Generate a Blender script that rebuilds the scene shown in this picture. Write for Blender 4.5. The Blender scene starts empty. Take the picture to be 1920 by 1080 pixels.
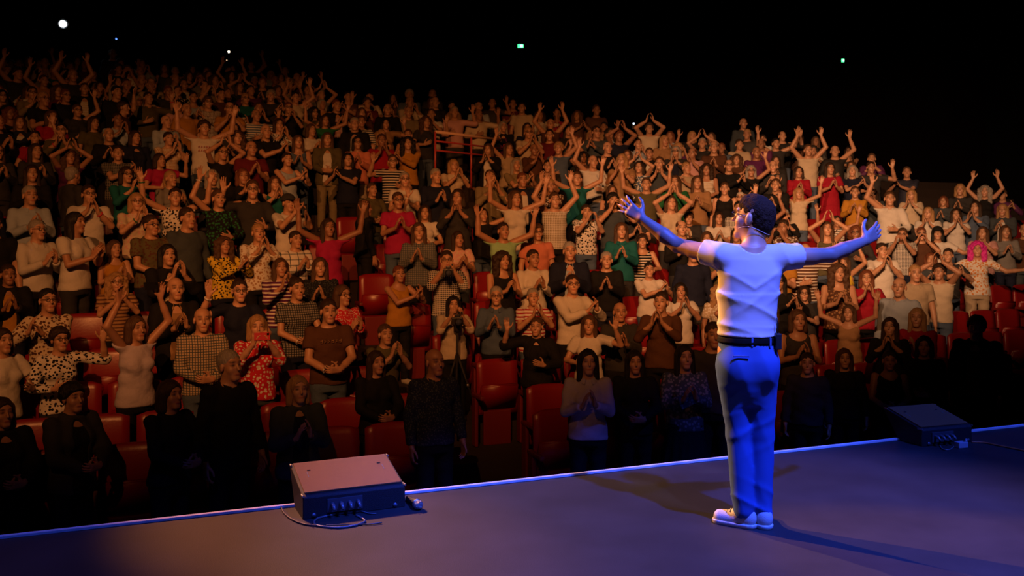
import bpy, bmesh, math, random
import numpy as np
from mathutils import Matrix, Vector

random.seed(7); RNG = np.random.default_rng(7)
scene = bpy.context.scene
COL = scene.collection

# ------------------------------------------------------------------ camera
F_PX, CAM_H, HORIZON = 1700.0, 1.6, 430.0
cam = bpy.data.cameras.new('camera'); cam_o = bpy.data.objects.new('camera', cam); COL.objects.link(cam_o)
cam_o.location = (0, 0, CAM_H); cam_o.rotation_euler = (math.pi/2, 0, 0)
cam.sensor_width = 36.0; cam.lens = 36.0*F_PX/1920.0
cam.shift_y = -(540.0-HORIZON)/1920.0
cam.clip_end = 200
cam.dof.use_dof = True; cam.dof.focus_distance = 5.3; cam.dof.aperture_fstop = 5.0
scene.camera = cam_o

# ------------------------------------------------------------------ world, exposure, lights
scene.view_settings.view_transform = 'Standard'; scene.view_settings.look = 'None'
scene.view_settings.gamma = 1.0; scene.view_settings.exposure = 0.0
scene.view_settings.use_curve_mapping = False
world = bpy.data.worlds.new('world'); scene.world = world; world.use_nodes = True
world.node_tree.nodes['Background'].inputs[0].default_value = (0.35, 0.12, 0.06, 1)
world.node_tree.nodes['Background'].inputs[1].default_value = 0.0010

ALPHA = math.radians(21.5)
EV = np.array((math.cos(ALPHA), math.sin(ALPHA))); NV = np.array((-math.sin(ALPHA), math.cos(ALPHA)))
P0 = np.array((-2.65, 4.69))
def sd(s, d):
    p = P0 + s*EV + d*NV
    return float(p[0]), float(p[1])

def spot(name, loc, target, color, power, size_deg, blend=0.5, radius=0.12):
    l = bpy.data.lights.new(name, 'SPOT'); l.color = color; l.energy = power
    l.spot_size = math.radians(size_deg); l.spot_blend = blend; l.shadow_soft_size = radius
    o = bpy.data.objects.new(name, l); COL.objects.link(o); o.location = loc
    o.rotation_euler = (Vector(target)-Vector(loc)).to_track_quat('-Z', 'Y').to_euler()
    return o

PERF = (1.27, 4.90)
AMB = (1.0, 0.32, 0.08); AMB2 = (1.0, 0.47, 0.215)
# amber audience lamps hung on the truss over the stage
for s_, t_, td_, c_, p_, w_ in ((-2.0, 0.3, 6.9, AMB, 2500, 43), (-0.5, 4.0, 6.7, AMB, 2400, 42), (1.2, 7.8, 6.8, AMB, 3500, 38), (-1.2, 11.0, 8.0, AMB2, 8200, 29), (0.8, 14.6, 8.2, AMB2, 7800, 27)):
    x_, y_ = sd(s_, -5.5); tx_, ty_ = sd(t_, td_)
    spot('audience_lamp', (x_, y_, 6.2), (tx_, ty_, 1.65+(td_-6.4)*.4), c_, p_, w_, 1.0, 0.05)
# follow spot at the top of the hall and the front-of-house lamp above it, both aimed at the performer
FOLLOW = ((118-960)/F_PX*23.2, 23.2, CAM_H+(430-45)/F_PX*23.2)
spot('front_of_house_lamp', (-7.4, 14.6, 9.1), (PERF[0]+.2, PERF[1]-.7, 0.55), (1.0, 0.48, 0.27), 10500, 20.5, 0.7, 0.10)
spot('front_of_house_lamp', (-8.6, 13.4, 9.1), (-1.0, 4.9, 0.0), (1.0, 0.31, 0.07), 9500, 9.0, 0.9, 0.12)
spot('front_of_house_lamp', (-7.9, 9.0, 8.8), (-0.3, 3.0, 0.0), (1.0, 0.42, 0.36), 260, 30, 0.9, 0.2)
spot('side_lamp', (-6.0, 9.8, 5.4), (PERF[0], PERF[1], 1.0), (1.0, 0.38, 0.05), 8000, 12, 0.5, 0.06)
# blue back wash from over the stage
for loc_, tgt_, p_, w_ in (((2.7, 2.3, 6.6), (1.35, 4.75, 0.9), 5600, 38), ((-1.6, 1.6, 6.6), (-1.5, 3.9, 0.0), 850, 46), ((5.2, 3.0, 6.6), (3.7, 5.6, 0.0), 2000, 48)):
    spot('blue_wash_lamp', loc_, tgt_, (0.035, 0.09, 1.0), p_, w_, 0.7, 0.08)
# a narrow pale lamp that picks out the performer's back
spot('pale_back_lamp', (1.9, 1.7, 6.4), (1.29, 4.9, 1.30), (0.55, 0.50, 1.0), 700, 7.5, 0.6, 0.06)
scene.cycles.max_bounces = 4; scene.cycles.diffuse_bounces = 2; scene.cycles.glossy_bounces = 2

# ------------------------------------------------------------------ materials
MATS = {}
def _mat(name):
    m = bpy.data.materials.new(name); m.use_nodes = True
    return m, m.node_tree, m.node_tree.nodes['Principled BSDF']
def bump(nt, b, scale, strength, dist=0.01, kind='ShaderNodeTexNoise', coord='Object'):
    tc = nt.nodes.new('ShaderNodeTexCoord'); n = nt.nodes.new(kind); n.inputs['Scale'].default_value = scale
    nt.links.new(tc.outputs[coord], n.inputs['Vector'])
    bm_ = nt.nodes.new('ShaderNodeBump'); bm_.inputs['Strength'].default_value = strength; bm_.inputs['Distance'].default_value = dist
    nt.links.new(n.outputs[0], bm_.inputs['Height']); nt.links.new(bm_.outputs[0], b.inputs['Normal'])
    return n
def mat(name, col, rough=0.6, metal=0.0, bscale=0, bstr=0.3, emit=None, estr=0, coat=0.0, var=0.0, spec=0.5):
    if name in MATS: return MATS[name]
    m, nt, b = _mat(name)
    b.inputs['Base Color'].default_value = (*col, 1); b.inputs['Roughness'].default_value = rough; b.inputs['Metallic'].default_value = metal
    b.inputs['Specular IOR Level'].default_value = spec
    if coat: b.inputs['Coat Weight'].default_value = coat; b.inputs['Coat Roughness'].default_value = 0.2
    if emit: b.inputs['Emission Color'].default_value = (*emit, 1); b.inputs['Emission Strength'].default_value = estr
    n = bump(nt, b, bscale, bstr) if bscale else None
    if var:
        tc = nt.nodes.new('ShaderNodeTexCoord'); nz = nt.nodes.new('ShaderNodeTexNoise'); nz.inputs['Scale'].default_value = 2.2; nz.inputs['Detail'].default_value = 5
        nt.links.new(tc.outputs['Object'], nz.inputs['Vector'])
        mx = nt.nodes.new('ShaderNodeMix'); mx.data_type = 'RGBA'
        mx.inputs[6].default_value = (*[c*(1-var) for c in col], 1); mx.inputs[7].default_value = (*[min(1, c*(1+var)) for c in col], 1)
        nt.links.new(nz.outputs[0], mx.inputs[0]); nt.links.new(mx.outputs[2], b.inputs['Base Color'])
    MATS[name] = m
    return m

COLS = dict(white=(.62,.60,.57), cream=(.55,.47,.36), black=(.010,.010,.011), navy=(.012,.016,.04), grey=(.20,.20,.20), charcoal=(.035,.035,.038),
    lightblue=(.36,.44,.55), denim=(.08,.12,.20), teal=(.01,.12,.13), green=(.02,.14,.05), lightgreen=(.30,.55,.32), olive=(.10,.09,.045), mustard=(.45,.22,.03),
    yellow=(.62,.45,.04), salmon=(.62,.22,.15), red=(.52,.02,.03), crimson=(.33,.01,.03), magenta=(.38,.015,.09), purple=(.09,.015,.09), brown=(.09,.04,.022), tan=(.34,.20,.10),
    beige=(.42,.34,.24), lilac=(.50,.45,.56), maroon=(.12,.012,.02), khaki=(.24,.20,.12), pink=(.58,.33,.33), slate=(.05,.065,.08), orange=(.55,.20,.03))
def cloth(c1, pat=None, c2=None):
    key = 'cloth_%s_%s_%s' % (c1, pat, c2)
    if key in MATS: return MATS[key]
    m, nt, b = _mat(key); N, L = nt.nodes.new, nt.links.new
    b.inputs['Roughness'].default_value = 0.85; b.inputs['Specular IOR Level'].default_value = 0.2
    a = COLS[c1]; tc = N('ShaderNodeTexCoord'); mx = N('ShaderNodeMix'); mx.data_type = 'RGBA'
    nz = N('ShaderNodeTexNoise'); nz.inputs['Scale'].default_value = 9; nz.inputs['Detail'].default_value = 3; L(tc.outputs['Object'], nz.inputs['Vector'])
    bp = N('ShaderNodeBump'); bp.inputs['Strength'].default_value = 0.55; bp.inputs['Distance'].default_value = 0.03; L(nz.outputs[0], bp.inputs['Height']); L(bp.outputs[0], b.inputs['Normal'])
    mx.inputs[6].default_value = (*a, 1)
    if pat is None:
        mx.inputs[7].default_value = (*[x*0.8 for x in a], 1); L(nz.outputs[0], mx.inputs[0])
    else:
        mx.inputs[7].default_value = (*COLS[c2], 1)
        sep = N('ShaderNodeSeparateXYZ'); L(tc.outputs['Object'], sep.inputs[0])
        def wave(ch, freq, thr):
            mu = N('ShaderNodeMath'); mu.operation = 'MULTIPLY'; mu.inputs[1].default_value = freq; L(sep.outputs[ch], mu.inputs[0])
            fr = N('ShaderNodeMath'); fr.operation = 'FRACT'; L(mu.outputs[0], fr.inputs[0])
            lt = N('ShaderNodeMath'); lt.operation = 'LESS_THAN'; lt.inputs[1].default_value = thr; L(fr.outputs[0], lt.inputs[0]); return lt.outputs[0]
        if pat == 'st': L(wave(2, 22, .42), mx.inputs[0])
        elif pat == 'ck':
            mxx = N('ShaderNodeMath'); mxx.operation = 'MAXIMUM'; L(wave(2, 40, .3), mxx.inputs[0]); L(wave(0, 40, .3), mxx.inputs[1]); L(mxx.outputs[0], mx.inputs[0])
        elif pat == 'wp':
            mxx = N('ShaderNodeMath'); mxx.operation = 'MAXIMUM'; L(wave(2, 13, .12), mxx.inputs[0]); L(wave(0, 9, .10), mxx.inputs[1]); L(mxx.outputs[0], mx.inputs[0])
        else:
            vo = N('ShaderNodeTexVoronoi'); vo.inputs['Scale'].default_value = 58 if pat == 'dt' else 30
            L(tc.outputs['Object'], vo.inputs['Vector'])
            lt = N('ShaderNodeMath'); lt.operation = 'LESS_THAN'; lt.inputs[1].default_value = .36 if pat == 'dt' else .42
            L(vo.outputs['Distance'], lt.inputs[0]); L(lt.outputs[0], mx.inputs[0])
    L(mx.outputs[2], b.inputs['Base Color']); MATS[key] = m
    return m
SKINS = ((.52,.29,.19), (.46,.25,.155), (.40,.205,.125), (.30,.145,.085), (.10,.045,.025))
def skin(i):
    key = 'skin_%d' % i
    if key in MATS: return MATS[key]
    m, nt, b = _mat(key); N, L = nt.nodes.new, nt.links.new
    b.inputs['Roughness'].default_value = 0.48; b.inputs['Subsurface Weight'].default_value = 0.0
    at = N('ShaderNodeAttribute'); at.attribute_name = 'face'; sp = N('ShaderNodeSeparateColor'); L(at.outputs['Color'], sp.inputs[0])
    last = None; base = SKINS[i]
    for ch, c in ((0, (base[0]*.85, base[1]*.42, base[2]*.42)), (1, (.022, .014, .010)), (2, (.05, .03, .02))):
        mx = N('ShaderNodeMix'); mx.data_type = 'RGBA'; mx.inputs[6].default_value = (*base, 1); mx.inputs[7].default_value = (*c, 1)
        if last: L(last, mx.inputs[6])
        L(sp.outputs[ch], mx.inputs[0]); last = mx.outputs[2]
    L(last, b.inputs['Base Color']); MATS[key] = m
    return m
HAIRC = dict(bk=(.010,.008,.007), db=(.028,.015,.009), br=(.07,.035,.018), bl=(.34,.20,.09), gy=(.28,.26,.24), au=(.14,.045,.02), wh=(.5,.47,.43), pk=(.75,.03,.35))
def hairm(c):
    key = 'hair_'+c
    if key in MATS: return MATS[key]
    m, nt, b = _mat(key); N, L = nt.nodes.new, nt.links.new; h = HAIRC[c]
    tc = N('ShaderNodeTexCoord'); mp = N('ShaderNodeMapping'); mp.inputs['Scale'].default_value = (130, 90, 14); nz = N('ShaderNodeTexNoise'); nz.inputs['Scale'].default_value = 1.0; nz.inputs['Detail'].default_value = 3
    L(tc.outputs['Object'], mp.inputs[0]); L(mp.outputs[0], nz.inputs['Vector']); mx = N('ShaderNodeMix'); mx.data_type = 'RGBA'
    mx.inputs[6].default_value = (*[v*.45 for v in h], 1); mx.inputs[7].default_value = (*[min(1, v*1.6) for v in h], 1); L(nz.outputs[0], mx.inputs[0]); L(mx.outputs[2], b.inputs['Base Color'])
    bp = N('ShaderNodeBump'); bp.inputs['Strength'].default_value = 1.0; bp.inputs['Distance'].default_value = .012; L(nz.outputs[0], bp.inputs['Height']); L(bp.outputs[0], b.inputs['Normal'])
    b.inputs['Roughness'].default_value = .55; b.inputs['Specular IOR Level'].default_value = .35; MATS[key] = m
    return m

# ------------------------------------------------------------------ signed-distance modelling
class Field:
    def __init__(s, lo, hi, h):
        s.h = h; s.o = np.array(lo, np.float32); n = np.ceil((np.array(hi)-np.array(lo))/h).astype(int)+1
        s.n = n; s.F = np.full(n, 0.2, np.float32)
        s.ax = [(s.o[i]+h*np.arange(n[i])).astype(np.float32) for i in range(3)]
    def win(s, lo, hi):
        a = np.clip(np.floor((np.array(lo)-s.o)/s.h).astype(int), 0, s.n); b = np.clip(np.ceil((np.array(hi)-s.o)/s.h).astype(int)+1, 0, s.n)
        sl = tuple(slice(a[i], b[i]) for i in range(3))
        return sl, s.ax[0][sl[0]][:, None, None], s.ax[1][sl[1]][None, :, None], s.ax[2][sl[2]][None, None, :]
    def mix(s, sl, d, k, op):
        f = s.F[sl]
        if f.size == 0: return
        if op == 'sub':
            h = np.clip(.5-.5*(f+d)/k, 0, 1); s.F[sl] = f*(1-h)-d*h+k*h*(1-h)
        else:
            h = np.clip(.5+.5*(f-d)/k, 0, 1); s.F[sl] = f*(1-h)+d*h-k*h*(1-h)
    def cap(s, a, b, ra, rb, k=.01, op='add', cut=None, cut0=None):
        a = np.asarray(a, float); b = np.asarray(b, float); r = max(ra, rb)+k+3*s.h
        sl, X, Y, Z = s.win(np.minimum(a, b)-r, np.maximum(a, b)+r)
        ba = b-a; L = max(1e-9, float(ba@ba))
        t0 = ((X-a[0])*ba[0]+(Y-a[1])*ba[1]+(Z-a[2])*ba[2])/L; t = np.clip(t0, 0, 1)
        d = np.sqrt((X-a[0]-t*ba[0])**2+(Y-a[1]-t*ba[1])**2+(Z-a[2]-t*ba[2])**2)-(ra+(rb-ra)*t)
        if cut is not None: d = np.maximum(d, (t0-cut)*math.sqrt(L))
        if cut0 is not None: d = np.maximum(d, (cut0-t0)*math.sqrt(L))
        s.mix(sl, d.astype(np.float32), k, op)
    def ell(s, c, r, k=.01, op='add', M=None):
        c = np.asarray(c, float); r = np.asarray(r, float); R = max(r)+k+3*s.h
        sl, X, Y, Z = s.win(c-R, c+R); X = X-c[0]; Y = Y-c[1]; Z = Z-c[2]
        if M is not None:
            X, Y, Z = (M[0][0]*X+M[1][0]*Y+M[2][0]*Z), (M[0][1]*X+M[1][1]*Y+M[2][1]*Z), (M[0][2]*X+M[1][2]*Y+M[2][2]*Z)
        k0 = np.sqrt((X/r[0])**2+(Y/r[1])**2+(Z/r[2])**2); k1 = np.sqrt((X/r[0]**2)**2+(Y/r[1]**2)**2+(Z/r[2]**2)**2)+1e-6
        s.mix(sl, (k0*(k0-1)/k1).astype(np.float32), k, op)
    def loft(s, secs, grow=0.0, k=.02, op='add', power=2.0):
        secs = np.array(secs, float); zs = secs[:, 0]; m = secs[:, 3].max()+.25
        sl, X, Y, Z = s.win((-m, -m, zs[0]-.05), (m, m, zs[-1]+.05)); z = Z.ravel()
        cx, cy, rx, ry = (np.interp(z, zs, secs[:, i]).astype(np.float32)[None, None, :] for i in (1, 2, 3, 4))
        rx = rx+grow; ry = ry+grow
        q = (np.abs((X-cx)/rx)**power+np.abs((Y-cy)/ry)**power)**(1/power)
        d = (q-1)*np.minimum(rx, ry)
        d = np.maximum(d, np.maximum(zs[0]-Z, Z-zs[-1]))
        s.mix(sl, d.astype(np.float32), k, op)
    def plane(s, n, off):   # keep n.p < off
        X, Y, Z = s.ax[0][:, None, None], s.ax[1][None, :, None], s.ax[2][None, None, :]
        s.F = np.maximum(s.F, (n[0]*X+n[1]*Y+n[2]*Z-off).astype(np.float32))
    def add(s, fn):
        X, Y, Z = s.ax[0][:, None, None], s.ax[1][None, :, None], s.ax[2][None, None, :]
        s.F = s.F+np.asarray(fn(X, Y, Z), np.float32)
    def mesh(s):
        F = s.F.copy(); F[0] = F[-1] = .2; F[:, 0] = F[:, -1] = .2; F[:, :, 0] = F[:, :, -1] = .2
        S = F < 0; n = F.shape
        c = [S[i:n[0]-1+i, j:n[1]-1+j, k:n[2]-1+k] for i in (0, 1) for j in (0, 1) for k in (0, 1)]
        al = c[0].copy(); an = c[0].copy()
        for q in c[1:]: al &= q; an |= q
        act = an & ~al; idx = np.argwhere(act); ids = np.full(act.shape, -1, np.int32); ids[act] = np.arange(len(idx))
        corner = {}
        for i in (0, 1):
            for j in (0, 1):
                for k in (0, 1): corner[i, j, k] = F[idx[:, 0]+i, idx[:, 1]+j, idx[:, 2]+k]
        acc = np.zeros((len(idx), 3), np.float64); cnt = np.zeros(len(idx))
        for a in corner:
            for axn in range(3):
                if a[axn]: continue
                b = list(a); b[axn] = 1; fa, fb = corner[a], corner[tuple(b)]
                m = (fa < 0) != (fb < 0); t = np.where(m, fa/np.where(m, fa-fb, 1), 0)
                p = np.tile(np.array(a, float), (len(idx), 1)); p[:, axn] = t
                acc += p*m[:, None]; cnt += m
        v = (idx+acc/np.maximum(cnt, 1)[:, None])*s.h+s.o
        quads = []
        for axn in range(3):
            u, w = (axn+1) % 3, (axn+2) % 3
            A = [slice(None)]*3; B = [slice(None)]*3; A[axn] = slice(0, -1); B[axn] = slice(1, None)
            ch = S[tuple(A)] != S[tuple(B)]; e = np.argwhere(ch)
            e = e[(e[:, u] > 0) & (e[:, w] > 0) & (e[:, u] < n[u]-1) & (e[:, w] < n[w]-1)]
            if not len(e): continue
            ins = S[tuple(e.T)]
            def cell(du, dw):
                q = e.copy(); q[:, u] -= du; q[:, w] -= dw; return ids[tuple(q.T)]
            q = np.stack((cell(1, 1), cell(0, 1), cell(0, 0), cell(1, 0)), 1)
            q[~ins] = q[~ins][:, ::-1]; quads.append(q)
        return v.astype(np.float32), np.concatenate(quads)

def raw_mesh(name, v, faces, smooth=True):
    me = bpy.data.meshes.new(name); k = faces.shape[1]
    me.vertices.add(len(v)); me.vertices.foreach_set('co', np.asarray(v, np.float32).ravel())
    me.loops.add(faces.size); me.loops.foreach_set('vertex_index', faces.astype(np.int32).ravel())
    me.polygons.add(len(faces)); me.polygons.foreach_set('loop_start', np.arange(0, faces.size, k, dtype=np.int32))
    me.polygons.foreach_set('use_smooth', np.full(len(faces), smooth))
    me.update(calc_edges=True); me.validate()
    return me
def smooth_v(v, q, it=1, lam=.5):
    for _ in range(it):
        acc = np.zeros_like(v); cnt = np.zeros(len(v), np.float32)
        for i in range(4):
            a, b = q[:, i], q[:, (i+1) % 4]
            for j in range(3): acc[:, j] += np.bincount(a, v[b, j], len(v))+np.bincount(b, v[a, j], len(v))
            cnt += np.bincount(a, minlength=len(v))+np.bincount(b, minlength=len(v))
        v = v*(1-lam)+lam*acc/np.maximum(cnt, 1)[:, None]
    return v.astype(np.float32)
def decimate(me, ratio, weights=None):
    o = bpy.data.objects.new('tmp', me); COL.objects.link(o)
    md = o.modifiers.new('d', 'DECIMATE'); md.ratio = ratio
    if weights is not None:
        g = o.vertex_groups.new(name='w')
        for wv in np.unique(weights):
            g.add(np.flatnonzero(weights == wv).tolist(), float(wv), 'REPLACE')
        md.vertex_group = 'w'; md.vertex_group_factor = 1.0
    dg = bpy.context.evaluated_depsgraph_get(); dg.update()
    out = bpy.data.meshes.new_from_object(o.evaluated_get(dg))
    bpy.data.objects.remove(o); bpy.data.meshes.remove(me)
    return out

# ------------------------------------------------------------------ object helpers
def link(name, me, parent=None, mats=(), M=None, objmats=True):
    o = bpy.data.objects.new(name, me); COL.objects.link(o)
    if parent is not None: o.parent = parent
    if M is not None: o.matrix_local = M
    for i, m in enumerate(mats):
        if len(me.materials) <= i: me.materials.append(m)
        if objmats: o.material_slots[i].link = 'OBJECT'; o.material_slots[i].material = m
    return o
def tag(o, label, cat, group=None, kind=None):
    o['label'] = label; o['category'] = cat
    if group: o['group'] = group
    if kind: o['kind'] = kind
    return o
def struct(o): o['kind'] = 'structure'; return o
def empty(name, loc, rz=0):
    o = bpy.data.objects.new(name, None); COL.objects.link(o); o.location = loc; o.rotation_euler = (0, 0, rz); return o
def bm_mesh(name, bm, smooth=False):
    me = bpy.data.meshes.new(name); bmesh.ops.recalc_face_normals(bm, faces=bm.faces); bm.to_mesh(me); bm.free()
    if smooth: me.polygons.foreach_set('use_smooth', np.full(len(me.polygons), True))
    return me
def b_box(bm, c, s, M=None, bevel=0):
    r = bmesh.ops.create_cube(bm, size=1); vs = r['verts']
    for v in vs: v.co = Vector((v.co.x*s[0]+c[0], v.co.y*s[1]+c[1], v.co.z*s[2]+c[2]))
    if bevel:
        es = list({e for v in vs for e in v.link_edges}); rr = bmesh.ops.bevel(bm, geom=es, offset=bevel, segments=2, profile=.6, affect='EDGES')
        vs = list({v for f in rr['faces'] for v in f.verts} | {v for v in vs if v.is_valid})
    if M is not None: bmesh.ops.transform(bm, matrix=M, verts=[v for v in vs if v.is_valid])
def b_tube(bm, pts, r, seg=8, closed=True):
    pts = [Vector(p) for p in pts]; rings = []
    for i, p in enumerate(pts):
        t = (pts[min(i+1, len(pts)-1)]-pts[max(i-1, 0)]).normalized()
        a = t.orthogonal().normalized() if abs(t.z) > .95 else t.cross(Vector((0, 0, 1))).normalized(); b = t.cross(a)
        rr = r[i] if isinstance(r, (list, tuple)) else r
        rings.append([bm.verts.new(p+a*math.cos(2*math.pi*k/seg)*rr+b*math.sin(2*math.pi*k/seg)*rr) for k in range(seg)])
    for A, B in zip(rings, rings[1:]):
        for k in range(seg): bm.faces.new((A[k], A[(k+1) % seg], B[(k+1) % seg], B[k]))
    if closed: bm.faces.new(rings[0][::-1]); bm.faces.new(rings[-1])
def b_prism(bm, prof, x0, x1):
    A = [bm.verts.new((x0, y, z)) for y, z in prof]; B = [bm.verts.new((x1, y, z)) for y, z in prof]; n = len(prof)
    for i in range(n): bm.faces.new((A[i], A[(i+1) % n], B[(i+1) % n], B[i]))
    bm.faces.new(A[::-1]); bm.faces.new(B)
def unit(v): v = np.asarray(v, float); return v/np.linalg.norm(v)
# ------------------------------------------------------------------ the hall
ROW0, PITCH, NROWS, FLOOR0 = 2.60, 0.85, 21, -1.20
_FZ = (-1.20, -1.10, -.92, -.70, -.38, -.02, .38, .80, 1.20, 1.55, 1.85, 2.13, 2.41, 2.68, 2.93, 3.17, 3.40, 3.62, 3.84, 4.05, 4.25, 4.45)
def row_floor(k): return _FZ[k]
BACK_Y = 26.0
def clip_back(bm):
    for co, no in (((0, BACK_Y, 0), (0, 1, 0)), ((13.5, 0, 0), (1, 0, 0)), ((-15.5, 0, 0), (-1, 0, 0))):
        bmesh.ops.bisect_plane(bm, geom=bm.verts[:]+bm.edges[:]+bm.faces[:], plane_co=co, plane_no=no, clear_outer=True)
M_FLOOR = mat('hall_carpet', (.028, .018, .014), .9, bscale=120, bstr=.4, var=.25)
bm = bmesh.new(); prof = [(-.02, -1.4), (-.02, FLOOR0)]
for k in range(NROWS):
    d1 = ROW0+PITCH*k+.47; prof += [(d1, row_floor(k)), (d1, row_floor(k+1))]
prof += [(ROW0+PITCH*NROWS+9, row_floor(NROWS)), (ROW0+PITCH*NROWS+9, -1.4)]
A, B = [], []
for d, z in prof:
    x, y = sd(-22, d); A.append(bm.verts.new((x, y, z))); x, y = sd(24, d); B.append(bm.verts.new((x, y, z)))
for i in range(1, len(prof)-2): bm.faces.new((A[i], B[i], B[i+1], A[i+1]))
clip_back(bm); struct(link('floor', bm_mesh('floor', bm), None, (M_FLOOR,)))
def slab(name, lo, hi, m):
    bm = bmesh.new(); b_box(bm, [(a+b)/2 for a, b in zip(lo, hi)], [b-a for a, b in zip(lo, hi)]); return struct(link(name, bm_mesh(name, bm), None, (m,)))
M_WALL = mat('hall_wall_dark_red', (.0022, .0008, .0007), .95, bscale=20, bstr=.2, var=.2, spec=.03)
M_DARK = mat('hall_black', (.0015, .0015, .0017), .95, spec=.1)
slab('wall_back', (-16, BACK_Y, -1.4), (14, BACK_Y+.3, 9.5), M_WALL)
slab('wall_left', (-15.9, -5, -1.4), (-15.6, BACK_Y, 9.5), M_DARK); slab('wall_right', (13.6, -5, -1.4), (13.9, BACK_Y, 9.5), M_DARK)
slab('wall_front', (-16, -5.2, -1.4), (14, -4.9, 9.5), M_DARK); slab('ceiling', (-16, -5.2, 9.5), (14, BACK_Y+.3, 9.7), M_DARK)
# stage
bm = bmesh.new(); pts = [sd(-16, 0), sd(18, 0), sd(18, -14), sd(-16, -14)]
lo_ = [bm.verts.new((x, y, -1.4)) for x, y in pts]; hi_ = [bm.verts.new((x, y, 0)) for x, y in pts]
bm.faces.new(hi_); bm.faces.new(lo_[::-1])
for i in range(4): bm.faces.new((lo_[i], lo_[(i+1) % 4], hi_[(i+1) % 4], hi_[i]))
m, nt, b = _mat('stage_vinyl'); N, L = nt.nodes.new, nt.links.new
tc = N('ShaderNodeTexCoord'); nz = N('ShaderNodeTexNoise'); nz.inputs['Scale'].default_value = 2.3; nz.inputs['Detail'].default_value = 6; L(tc.outputs['Object'], nz.inputs['Vector'])
rp = N('ShaderNodeValToRGB'); rp.color_ramp.elements[0].position = .3; rp.color_ramp.elements[0].color = (.021, .021, .023, 1); rp.color_ramp.elements[1].position = .75; rp.color_ramp.elements[1].color = (.036, .035, .036, 1)
L(nz.outputs[0], rp.inputs[0]); L(rp.outputs[0], b.inputs['Base Color']); b.inputs['Roughness'].default_value = .62; b.inputs['Specular IOR Level'].default_value = .3
n2 = N('ShaderNodeTexNoise'); n2.inputs['Scale'].default_value = 160; L(tc.outputs['Object'], n2.inputs['Vector']); bp = N('ShaderNodeBump'); bp.inputs['Strength'].default_value = .15; bp.inputs['Distance'].default_value = .004
L(n2.outputs[0], bp.inputs['Height']); L(bp.outputs[0], b.inputs['Normal'])
st = struct(link('floor_stage', bm_mesh('stage', bm), None, (m,)))
bm = bmesh.new()
x0, y0 = sd(-15.9, -.012); Mx = Matrix.Translation((*P0, 0)) @ Matrix.Rotation(ALPHA, 4, 'Z')
b_box(bm, (1, .006, .006), (33, .030, .016), Mx, .003)
struct(link('trim_1', bm_mesh('edge_strip', bm), None, (mat('edge_strip_white', (.75, .75, .78), .5),)))
for nm, a_, b_ in (('trim_2', 3.05, 6.2),):
    bm = bmesh.new(); b_box(bm, ((a_+b_)/2-.6, 2.0, FLOOR0+.012), (b_-a_, .09, .02), Mx, .004); struct(link(nm, bm_mesh(nm, bm), None, (mat('floor_board', (.20, .11, .06), .6, bscale=30, bstr=.2),)))

# ------------------------------------------------------------------ stage things
M_CAB = mat('cabinet_black', (.014, .014, .015), .6, bscale=220, bstr=.4)
M_GRILLE = mat('grille_brown', (.27, .115, .04), .7, metal=.0, bscale=900, bstr=.6)
M_METAL = mat('bare_metal', (.45, .45, .47), .35, metal=.9)
M_PLUG = mat('connector_grey', (.20, .21, .24), .4, metal=.4)
M_CABLE = mat('cable_black', (.05, .05, .055), .5)
def wedge(px, py, W, rz, label):
    Y = CAM_H*F_PX/(py-HORIZON); X = (px-960)/F_PX*Y
    o = empty('stage_monitor', (X, Y, 0), rz)
    prof = [(.0, .0), (.24, .0), (.40, .205), (.385, .218), (.012, .128), (0, .118)]
    bm = bmesh.new(); b_prism(bm, prof, 0, W); bmesh.ops.bevel(bm, geom=bm.edges[:], offset=.004, segments=1, affect='EDGES')
    link('cabinet', bm_mesh('cabinet', bm), o, (M_CAB,))
    a = math.atan2(.218-.128, .385-.012); Mg = Matrix.Translation((W/2, .198, .177)) @ Matrix.Rotation(a, 4, 'X')
    bm = bmesh.new(); b_box(bm, (0, 0, .002), (W-.028, .352, .010), Mg, .003); gr = link('grille', bm_mesh('grille', bm), o, (M_GRILLE,))
    for sx in (-1, 1):
        bm = bmesh.new(); b_box(bm, (sx*(W/2-.085), .07, .0075), (.020, .009, .004), Mg, .001); link('slot', bm_mesh('slot', bm), gr, (mat('slot_black', (.004, .004, .004), .9),))
        bm = bmesh.new(); b_box(bm, (sx*(W/2-.07), .02, .0072), (.004, .055, .002), Mg); link('latch_line', bm_mesh('latch', bm), gr, (M_PLUG,))
    for sx in (0, 1):
        bm = bmesh.new()
        b_box(bm, (sx*W, .02, .127), (.010, .05, .012), None, .003); link('corner_bracket', bm_mesh('bracket', bm), o, (M_METAL,))
        bm = bmesh.new(); b_box(bm, (sx*W, .37, .213), (.010, .035, .012), None, .003); link('corner_bracket', bm_mesh('bracket', bm), o, (M_METAL,))
    bm = bmesh.new(); b_box(bm, (W*.40, -.003, .062), (.20, .008, .075), None, .002); pn = link('connector_panel', bm_mesh('panel', bm), o, (mat('panel_grey', (.06, .065, .08), .5),))
    for i in range(4):
        bm = bmesh.new(); b_tube(bm, [(W*.40-.072+.048*i, -.004, .07), (W*.40-.072+.048*i, -.035, .068), (W*.40-.072+.048*i, -.06, .05)], [.012, .011, .008], 10)
        link('plug', bm_mesh('plug', bm, True), pn, (M_PLUG,))
    for sx in (.06, W-.06):
        bm = bmesh.new(); b_tube(bm, [(sx, .0, .02), (sx, -.006, .02)], .012, 10); link('screw', bm_mesh('screw', bm, True), o, (M_PLUG,))
    tag(o, label, 'speaker'); return o, X, Y
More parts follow.
